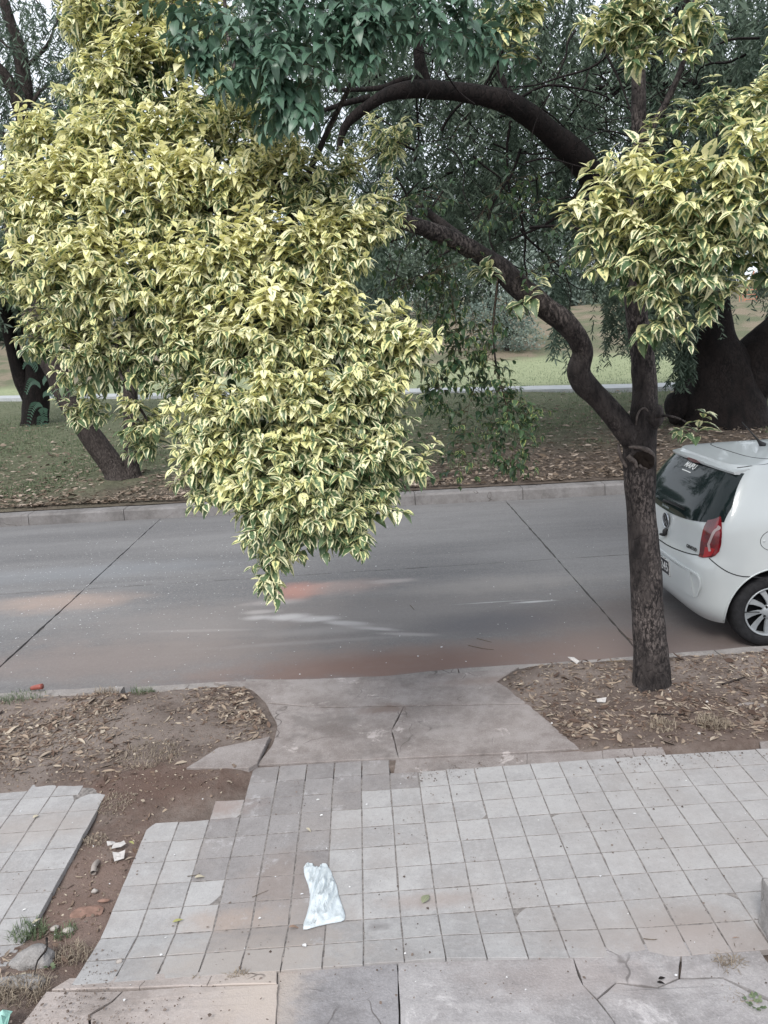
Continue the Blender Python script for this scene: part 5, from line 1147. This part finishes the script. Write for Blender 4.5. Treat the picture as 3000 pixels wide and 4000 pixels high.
tuft('dry_grass', 510, 2112, .045, 240, .028, M_drygrass, 'dark dried grass clump on the sandy patch', 'dry grass', 1.9)
tuft('dry_grass', 415, 2120, .035, 90, .022, M_drygrass, 'thin straggle of dry stalks left of the dark grass clump', 'dry grass', 1.9)
tuft('dry_grass', 1540, 1570, .12, 360, .05, M_drygrass, 'pale dry grass clump on the verge right of the trunk', 'dry grass', 1.5)
tuft('dry_grass', 1430, 1572, .10, 200, .04, M_drygrass, 'smaller dry grass clump left of the pale one', 'dry grass', 1.6)
tuft('grass_tuft', 230, 1497, .10, 160, .06, M_drygrass, 'wispy tuft at the near kerb by the red cup', 'grass tuft', 1.2)
tuft('grass_tuft', 310, 1497, .10, 120, .06, M_grass, 'thin green tuft at the break in the near kerb', 'grass tuft', 1.2)
tuft('grass_tuft', 40, 1508, .22, 380, .05, M_grass, 'low green grass at the kerb in the left corner of the verge', 'grass tuft', 1.2)
tuft('weed', 1575, 2075, .05, 200, .035, M_drygrass, 'withered weed in the broken concrete near the block', 'weed', 1.7)
tuft('weed', 1592, 2045, .008, 5, .075, M_drygrass, 'three upright pale straws at the pavement edge near the block', 'weed', .6)
tuft('weed', 1590, 2165, .07, 300, .03, M_drygrass, 'dry weed patch in the concrete gap at the lower right', 'weed', 1.8)
tuft('dry_grass', 330, 1640, .22, 420, .03, M_drygrass, 'matted dry stalks on the left verge beside the driveway', 'dry grass', 1.8)
tuft('dry_grass', 250, 1735, .12, 200, .025, M_drygrass, 'matted roots at the head of the soil trench', 'dry grass', 1.9)
tuft('dry_grass', 205, 1810, .07, 120, .02, M_drygrass, 'matted dry roots halfway down the soil trench', 'dry grass', 1.9)
def small_plant(px, py, n, L, mat, label, cat='weed', r=.02, W=.8):
    lv = Leaves(); c = GP(px, py)
    for k in range(n):
        a = rng.uniform(0, 6.28); d = np.array([math.cos(a), math.sin(a), .5]); lv.add(c+d*rng.uniform(.2, 1)*r, d, UP+rv()*.3, L, L*W, .3, rng.random(), 0)
    return link(tag(bpy.data.objects.new('weed', leaves_mesh('weed', lv.arrays(), mat)), label, cat))
small_plant(1632, 2172, 26, .018, M_grass, 'little green clover plant in the lower right gap', r=.035)
small_plant(108, 2093, 5, .022, M_grass, 'small dark green sprig on the big stone', r=.012)
# park bits: sapling by the bank, low tuft of leaves
sp_ = D(1218, 800, 40.); sp_[2] = float(terrain(40.)); lv = Leaves()
for k in range(40):
    a = rng.uniform(0, 6.28); lv.add(sp_+UP*rng.uniform(0, .5), np.array([math.cos(a), math.sin(a), 1.]), UP, .3, .04, .4, rng.random(), 0)
link(tag(bpy.data.objects.new('sapling', leaves_mesh('sapling', lv.arrays(), M_bgA)), 'small sapling tuft standing in the open turf beyond the path', 'sapling'))
# stones
def rock(name, c, size, mat, label, cat, seed=0, flat=.6, sub=3, amp=.25, sharp=False):
    bm = bmesh.new(); bmesh.ops.create_icosphere(bm, subdivisions=sub, radius=1)
    for v_ in bm.verts:
        p = np.array(v_.co); k = 1+amp*float(vnoise(p+seed*7.3, 1.1))+amp*.4*float(vnoise(p+seed, 3.))+amp*.12*float(vnoise(p+seed, 9.)); p = p*k
        if sharp: p = np.sign(p)*np.abs(p)**.6
        p[2] = max(p[2], -.5); v_.co = Vector((c[0]+p[0]*size[0], c[1]+p[1]*size[1], c[2]+p[2]*size[2]))
    for q_ in bm.faces: q_.smooth = not sharp
    me = bpy.data.meshes.new(name); bm.to_mesh(me); bm.free(); me.materials.append(mat); return link(tag(bpy.data.objects.new(name, me), label, cat))
M_stone = concrete('stone', (.20,.19,.185), (.33,.315,.31), bs=.9); M_brick = simple('brick_piece', (.20,.125,.10), .9, .2, .25, 25, .5, .006); M_pale = simple('pale_rubble', (.34,.31,.29), .9, .2, .25, 25, .5, .005)
rock('stone', GP(78, 2078)+[0, 0, .01], (.105, .075, .055), M_stone, 'big rounded grey stone at the lower left edge of the paving', 'stone', 1, sub=4)
rock('stone', GP(40, 2125)+[0, .0, .0], (.12, .05, .03), M_stone, 'low stone partly buried in front of the big one', 'stone', 2)
rock('stone', GP(148, 2010)+[0, 0, .0], (.028, .02, .012), M_pale, 'small pale stone at the foot of the soil trench', 'stone', 3)
rock('stone', GP(118, 2005)+[0, 0, .0], (.022, .018, .010), M_pale, 'smallest pale stone left of its neighbour in the trench', 'stone', 4)
rock('stone', GP(155, 1583)+[0, 0, -.01], (.12, .07, .022), M_slab, 'flat pale stone sunk in the left verge', 'stone', 5, sub=4)
rock('stone', GP(45, 1570)+[0, 0, .01], (.07, .045, .018), M_stone, 'flat dark edged stone at the left edge of the verge', 'stone', 6, sharp=True)
rock('stone', GP(1622, 1528)+[0, 0, .0], (.14, .06, .02), M_slab, 'flat grey stone in the litter at the right edge', 'stone', 7)
rock('brick_piece', GP(188, 1967)+[0, 0, -.012], (.085, .045, .012), M_brick, 'worn red brick slab lying flat in the soil trench', 'brick', 8, sub=3, sharp=True)
rock('rubble', GP(205, 1925), (.018, .014, .012), M_pale, 'crumbled pale lump below the pipe mouth', 'rubble', 9)
rock('rubble', GP(225, 1945), (.03, .012, .008), M_brick, 'thin reddish chip right of the crumbled lump', 'rubble', 10)
rock('rubble', GP(258, 2077)+[0, 0, -.0], (.014, .012, .008), M_pale, 'pale chip beside the big stone on the tile corner', 'rubble', 11)
bc = GP(1668, 2050); 
bm = bmesh.new(); bmesh.ops.create_cube(bm, size=1); bmesh.ops.subdivide_edges(bm, edges=bm.edges[:], cuts=7, use_grid_fill=True)
for v_ in bm.verts:
    p = np.array(v_.co); p = p*np.array([.20, .36, .30])*(1+.07*float(vnoise(p, 3))+.03*float(vnoise(p+4, 9))); p[0] += .10*(p[1]+.15)*1.; v_.co = Vector((bc[0]+.085+p[0], bc[1]-.03+p[1], bc[2]+.10+p[2]))
me = bpy.data.meshes.new('concrete_block'); bm.to_mesh(me); bm.free(); me.materials.append(M_stone); link(tag(bpy.data.objects.new('concrete_block', me), 'rough grey concrete block standing at the right edge of the paving', 'concrete block'))
def pebbles(name, pts, label, rad=.006):
    for k, (x, y) in enumerate(pts): rock(name, GP(x, y)+[0, 0, .002], (rad, rad*.8, rad*.6), M_pale, label[k], 'pebble', k, sub=1)
# paper and plaster scraps, pipe mouth
M_paper = simple('paper', (.44,.42,.41), .8, .2, .08, 40, .2); M_shell = simple('ceramic', (.28,.245,.225), .5, .4, .1, 20, .1)
def sheet(name, poly, mat, label, cat, h=.006, amp=.006, th=.0015, zoff=.0, seed=0):
    """crumpled thin sheet with real thickness from a px outline"""
    P = [GP(*p) for p in poly]; c = sum(P)/len(P); rings = [1., .7, .35]; v, f = [], []
    for layer in (0, -th):
        for r in rings:
            for p in P: q = c+(p-c)*r; v.append((q[0], q[1], c[2]+zoff+h+layer+amp*float(vnoise(np.array([q[0]*30+seed, q[1]*30, 0.]), 1.))))
        v.append((c[0], c[1], c[2]+zoff+h+layer+amp*.6))
    n = len(P); K = 3*n+1
    for L_ in (0, K):
        for r in range(2):
            for k in range(n): f.append((L_+r*n+k, L_+r*n+(k+1) % n, L_+(r+1)*n+(k+1) % n, L_+(r+1)*n+k))
        for k in range(n): f.append((L_+2*n+k, L_+2*n+(k+1) % n, L_+3*n))
    for k in range(n): f.append((k, (k+1) % n, K+(k+1) % n, K+k))
    return mesh_obj(name, v, f, mat, label=label, cat=cat)
sheet('plaster_shard', [(241,1836),(262,1831),(272,1824),(268,1817),(260,1822),(246,1824)], M_paper, 'upper white plaster shard in the soil trench', 'plaster shard', seed=1)
sheet('plaster_shard', [(243,1842),(256,1842),(271,1839),(268,1856),(247,1861)], M_paper, 'lower square white plaster shard in the soil trench', 'plaster shard', seed=2)
sheet('plaster_shard', [(231,1822),(243,1820),(250,1822),(243,1828),(233,1832)], M_paper, 'small curled white shard left of the other two', 'plaster shard', h=.012, amp=.02, seed=3)
mesh_obj('pipe', *tube([GP(203, 1868)+[0, .05, -.02], GP(203, 1875)+[0, .01, .006], GP(203, 1883)+[0, -.012, .002]], [.014, .015, .015], sides=16, n=3, cap=False), M_shell, smooth=True, label='broken ceramic pipe mouth showing in the soil trench', cat='pipe')
mesh_obj('pipe_hole', *tube([GP(203, 1880)+[0, .01, .006], GP(203, 1880)+[0, .005, .005]], [.011, .011], sides=12, n=1), M_hollow, label='dark earth filled opening inside the broken pipe', cat='hole')
M_cup = simple('red_plastic', (.22,.06,.045), .45, .5, .15, 10, 0)
cp = GP(82, 1492)+[0, 0, .025]; mesh_obj('plastic_cup', *tube([cp+[-.05, 0, .0], cp+[.0, -.01, .012], cp+[.05, -.02, .02]], [.018, .022, .024], sides=16, n=3), M_cup, smooth=True, label='red plastic cup lying on its side by the near kerb', cat='cup')
M_lid = simple('lid_plastic', (.60,.63,.66), .3, .5, .05, 10, 0)
lc = GP(1153, 1471)+[0, 0, .006]
v, f = lathe([(.001, 0), (.034, 0), (.036, .006), (.041, .006), (.042, 0)], 28, 0, 0, 0, 1); mesh_obj('bottle_cap', [(lc[0]+x, lc[1]+z, lc[2]+y) for x, y, z in v], f, M_lid, smooth=True, label='round translucent plastic cap on the soil left of the trunk', cat='lid')
for poly, lb in (([(1287,1517),(1310,1516),(1308,1524),(1290,1524)], 'white scrap of paper in front of the street tree'), ([(1226,1425),(1240,1424),(1252,1436),(1246,1440),(1232,1432)], 'white crumpled scrap at the kerb left of the trunk'), ([(1122,1490),(1132,1488),(1130,1497),(1123,1496)], 'tiny white paper scrap on the driveway edge'), ([(1438,1494), (1447,1492), (1449,1502), (1440,1503)], 'white scrap close to the foot of the trunk, on its right')): 
    p0 = poly; sheet('paper_scrap', p0, M_paper, lb, 'paper scrap', h=.03, amp=.012, seed=len(lb))
for k, (x, y, r_, lb) in enumerate([(1192, 1813-245, .010, 'white pebble at the driveway corner'), (1527, 1522, .012, 'round white pebble right of the trunk'), (1660-150, 1590, .010, 'white pebble before the dry grass clump'), (1285, 1555, .008, 'small white pebble in the litter left of the trunk')]):
    rock('pebble', GP(x, y)+[0, 0, .02], (r_, r_, r_*.8), M_paper, lb, 'pebble', k, sub=2)
# single leaves on the paving
def one_leaf(px, py, L, ang, mat, label, typ=.0, W=.5, curl=.5, tilt=.15, name='fallen_leaf', lift=.012):
    lv = Leaves(); c = GP(px, py)+[0, 0, lift]; lv.add(c-np.array([math.cos(ang), math.sin(ang), 0])*L*.5, np.array([math.cos(ang), math.sin(ang), tilt]), np.array([.1, .1, 1.]), L, L*W, curl, .5, typ)
    return link(tag(bpy.data.objects.new(name, leaves_mesh(name, lv.arrays(), mat)), label, 'leaf'))
M_oliveleaf = plain_leaf('olive_leaf', (.20,.22,.14), (.24,.25,.17), .15); M_brownleaf = plain_leaf('brown_leaf', (.22,.14,.10), (.32,.22,.17), .15); M_creamleaf = plain_leaf('cream_leaf', (.42,.37,.27), (.5,.45,.35), .15); M_yelleaf = plain_leaf('yellow_green_leaf', (.30,.30,.11), (.34,.33,.12), .15)
one_leaf(920, 1945, .075, 1.0, M_oliveleaf, 'large grey green leaf on the tiles right of the plastic bag', W=.55)
one_leaf(385, 1993, .055, .35, M_yelleaf, 'yellow green leaf on the tiles left of the bag', W=.4)
one_leaf(432, 1897, .055, .3, M_slab and M_creamleaf, 'pale curled leaf on the tile with the chipped corner', W=.5, curl=.9)
one_leaf(78, 1767, .04, .9, M_creamleaf, 'pale leaf standing on the left group of tiles', W=.7)
one_leaf(285, 1824, .045, -.6, M_yelleaf, 'yellowish leaf at the rim of the soil trench', W=.45)
one_leaf(80, 1993, .05, .9, M_creamleaf, 'cream leaf on the grass at the end of the left tiles', W=.35)
one_leaf(48, 2112, .05, 1.0, M_creamleaf, 'cream leaf lying below the big stone', W=.45)
one_leaf(636, 2005, .055, .2, M_brownleaf, 'reddish brown dry leaf against the bag', W=.35, curl=1.4)
one_leaf(667, 1795, .04, -.7, M_creamleaf, 'pale torn leaf on the rough dark tiles', W=.45, curl=1.)
one_leaf(1590, 2030, .04, .1, M_brownleaf, 'brown thin leaf on the dirty tiles near the block', W=.15)
one_leaf(1430, 2118, .035, .2, M_barkd, 'dark dried pod on the concrete at the lower right', W=.5, name='dried_pod'); one_leaf(1428, 2128, .035, -.3, M_barkd, 'second dark pod just below the first at the lower right', W=.5, name='dried_pod')
# twigs
def twig(pts, r, label, mat=M_twig, zl=.006, road_=False):
    P = [(G(*p, KNF)+[0, 0, .004]) if road_ else GP(*p)+[0, 0, zl] for p in pts]; return mesh_obj('twig', *tube(P, np.linspace(r, r*.5, len(P)), sides=6, n=4, rough=.15, rs=60), mat, smooth=True, label=label, cat='twig')
twig([(105,2050),(104,2075),(86,2100),(79,2130)], .006, 'dark gnarled root lying over the big stone', M_barkp, .06)
twig([(1390,2030),(1410,2032),(1420,2031)], .002, 'short dark twig on the dirty tiles at the lower right')
for pts, lb in (([(165,2518-1), (0, 0)], ''),): pass
twig([(170,1298+220), (205,1528), (250,1530)], .003, 'thin twig on the road edge left') if False else None
twig([(886,1300+8), (895,1318)], .0028, 'short pale twig at the end of the white streak', road_=True); twig([(1405-50,1378), (1380,1390), (1412,1396)][0:2], .0028, 'short twig on the road beside the trunk', road_=True)
twig([(1410-380,1385-5), (1062,1388)], .0028, 'thin twig on the red soil by the driveway', road_=True); twig([(1012,1395),(1045,1402),(1066,1404)], .0028, 'second thin twig on the red soil by the driveway', road_=True)
twig([(640,1567), (700,1568)], .002, 'fine twig on the driveway concrete'); twig([(1310,1578-140), (1355,1440)], .004, 'thin stick in the litter left of the trunk', zl=.04)
twig([(545,1940), (580,1925)], .0015, 'hair thin twig on the tiles left of the bag') ; twig([(405,1895),(425,1892),(432,1888)], .002, 'bent twig on the chipped tile')
twig([(1405,1550), (1470,1552), (1500,1546)], .006, 'dark stick in the litter in front of the street tree', M_barkp, .03); twig([(1560,1486), (1610,1470)], .008, 'dark stick on the litter at the right edge', M_barkp, .03)
twig([(220,1500+22), (250,1535), (300,1530)], .006, 'pale stick on the left verge near the kerb', zl=.02)
# loose shoots beside the trunk
# plastic bag
rows = [(450,412,885,0.), (520,412,925,0), (600,430,948,0), (680,462,985,0), (760,492,1020,0), (850,512,1040,0), (950,528,1055,0), (1050,520,1095,0), (1150,505,1125,0), (1250,478,1165,0), (1330,455,1180,0), (1400,432,1170,0), (1440,418,1095,0), (1480,405,850,0), (1530,400,640,0), (1580,402,470,0)]
def bagpx(x, y): return ((1100+x/4.74)*.553, (3300+y/4.74)*.553)
def bag_sheet(rows, top, tmax, seed=0, nu=34):
    v, f = [], []
    Ys = np.linspace(rows[0][0], rows[-1][0], 64 if len(rows) > 5 else 12)
    Lx = np.interp(Ys, [r[0] for r in rows], [r[1] for r in rows]); Rx = np.interp(Ys, [r[0] for r in rows], [r[2] for r in rows])
    for side in (1, 0):
        for k, y in enumerate(Ys):
            for i in range(nu+1):
                s = i/nu; x = Lx[k]+(Rx[k]-Lx[k])*s; px_, py_ = bagpx(x, y); p = GP(px_, py_); e = math.sin(math.pi*s)**.55*math.sin(math.pi*min(1, .04+k/(len(Ys)-1)*.96))**.4
                fold = 1-abs(float(vnoise(np.array([x*.012+y*.004, y*.0022, seed+1.]), 1.5))); f2 = 1-abs(float(vnoise(np.array([x*.03+y*.008, y*.004, seed+3.]), 1.5)))
                fold = fold**2.2; f2 = f2**3
                z = (tmax*(.45+.55*fold)+.022*(fold-.6)+.014*(f2-.5))*e if side else .0005*e
                v.append((p[0], p[1], p[2]+.004+z+(.001 if side else 0)))
    W_ = nu+1; N = len(Ys)*W_
    for S in (0, N):
        for k in range(len(Ys)-1):
            for i in range(nu): a = S+k*W_+i; f.append((a, a+1, a+W_+1, a+W_))
    edge = [k*W_ for k in range(len(Ys)-1)]+[(len(Ys)-1)*W_+i for i in range(nu)]+[k*W_+nu for k in range(len(Ys)-1, 0, -1)]+[i for i in range(nu, 0, -1)]
    for k in range(len(edge)): a, b_ = edge[k], edge[(k+1) % len(edge)]; f.append((a, b_, b_+N, a+N))
    return v, f
b = NB('thin_white_plastic', .28, .5); b.color((.70,.76,.80)); tr = b.new('ShaderNodeBsdfTranslucent'); tr.inputs[0].default_value = (.75,.82,.86, 1); mx = b.new('ShaderNodeMixShader'); mx.inputs[0].default_value = .25
b.L(b.b.outputs[0], mx.inputs[1]); b.L(tr.outputs[0], mx.inputs[2]); b.L(mx.outputs[0], b.n['Material Output'].inputs[0]); b.bump(b.noise(30, 6, .7, dist=1.), .6, .012); M_bag = b.m
bag = empty('plastic_bag', tuple(GP(*bagpx(760, 1000))), 'crumpled white plastic carrier bag lying on the paving tiles', 'plastic bag')
mesh_obj('bag_body', *bag_sheet(rows, 1, .036), M_bag, bag, smooth=True)
mesh_obj('handle', *bag_sheet([(352,465,570), (380,440,590), (420,412,596), (470,412,620)], 1, .012, 5, 10), M_bag, bag, smooth=True)
mesh_obj('handle', *bag_sheet([(356,760,815), (380,728,845), (420,708,862), (480,650,905)], 1, .014, 9, 10), M_bag, bag, smooth=True)
M_teal = simple('teal_plastic', (.25,.45,.40), .4, .5, .1, 8, 0)
sheet('plastic_piece', [(-20,2205),(10,2192),(28,2188),(24,2200),(10,2230),(-20,2240)], M_teal, 'piece of pale green plastic at the very bottom left corner', 'plastic piece', h=.02, amp=.03, seed=4)
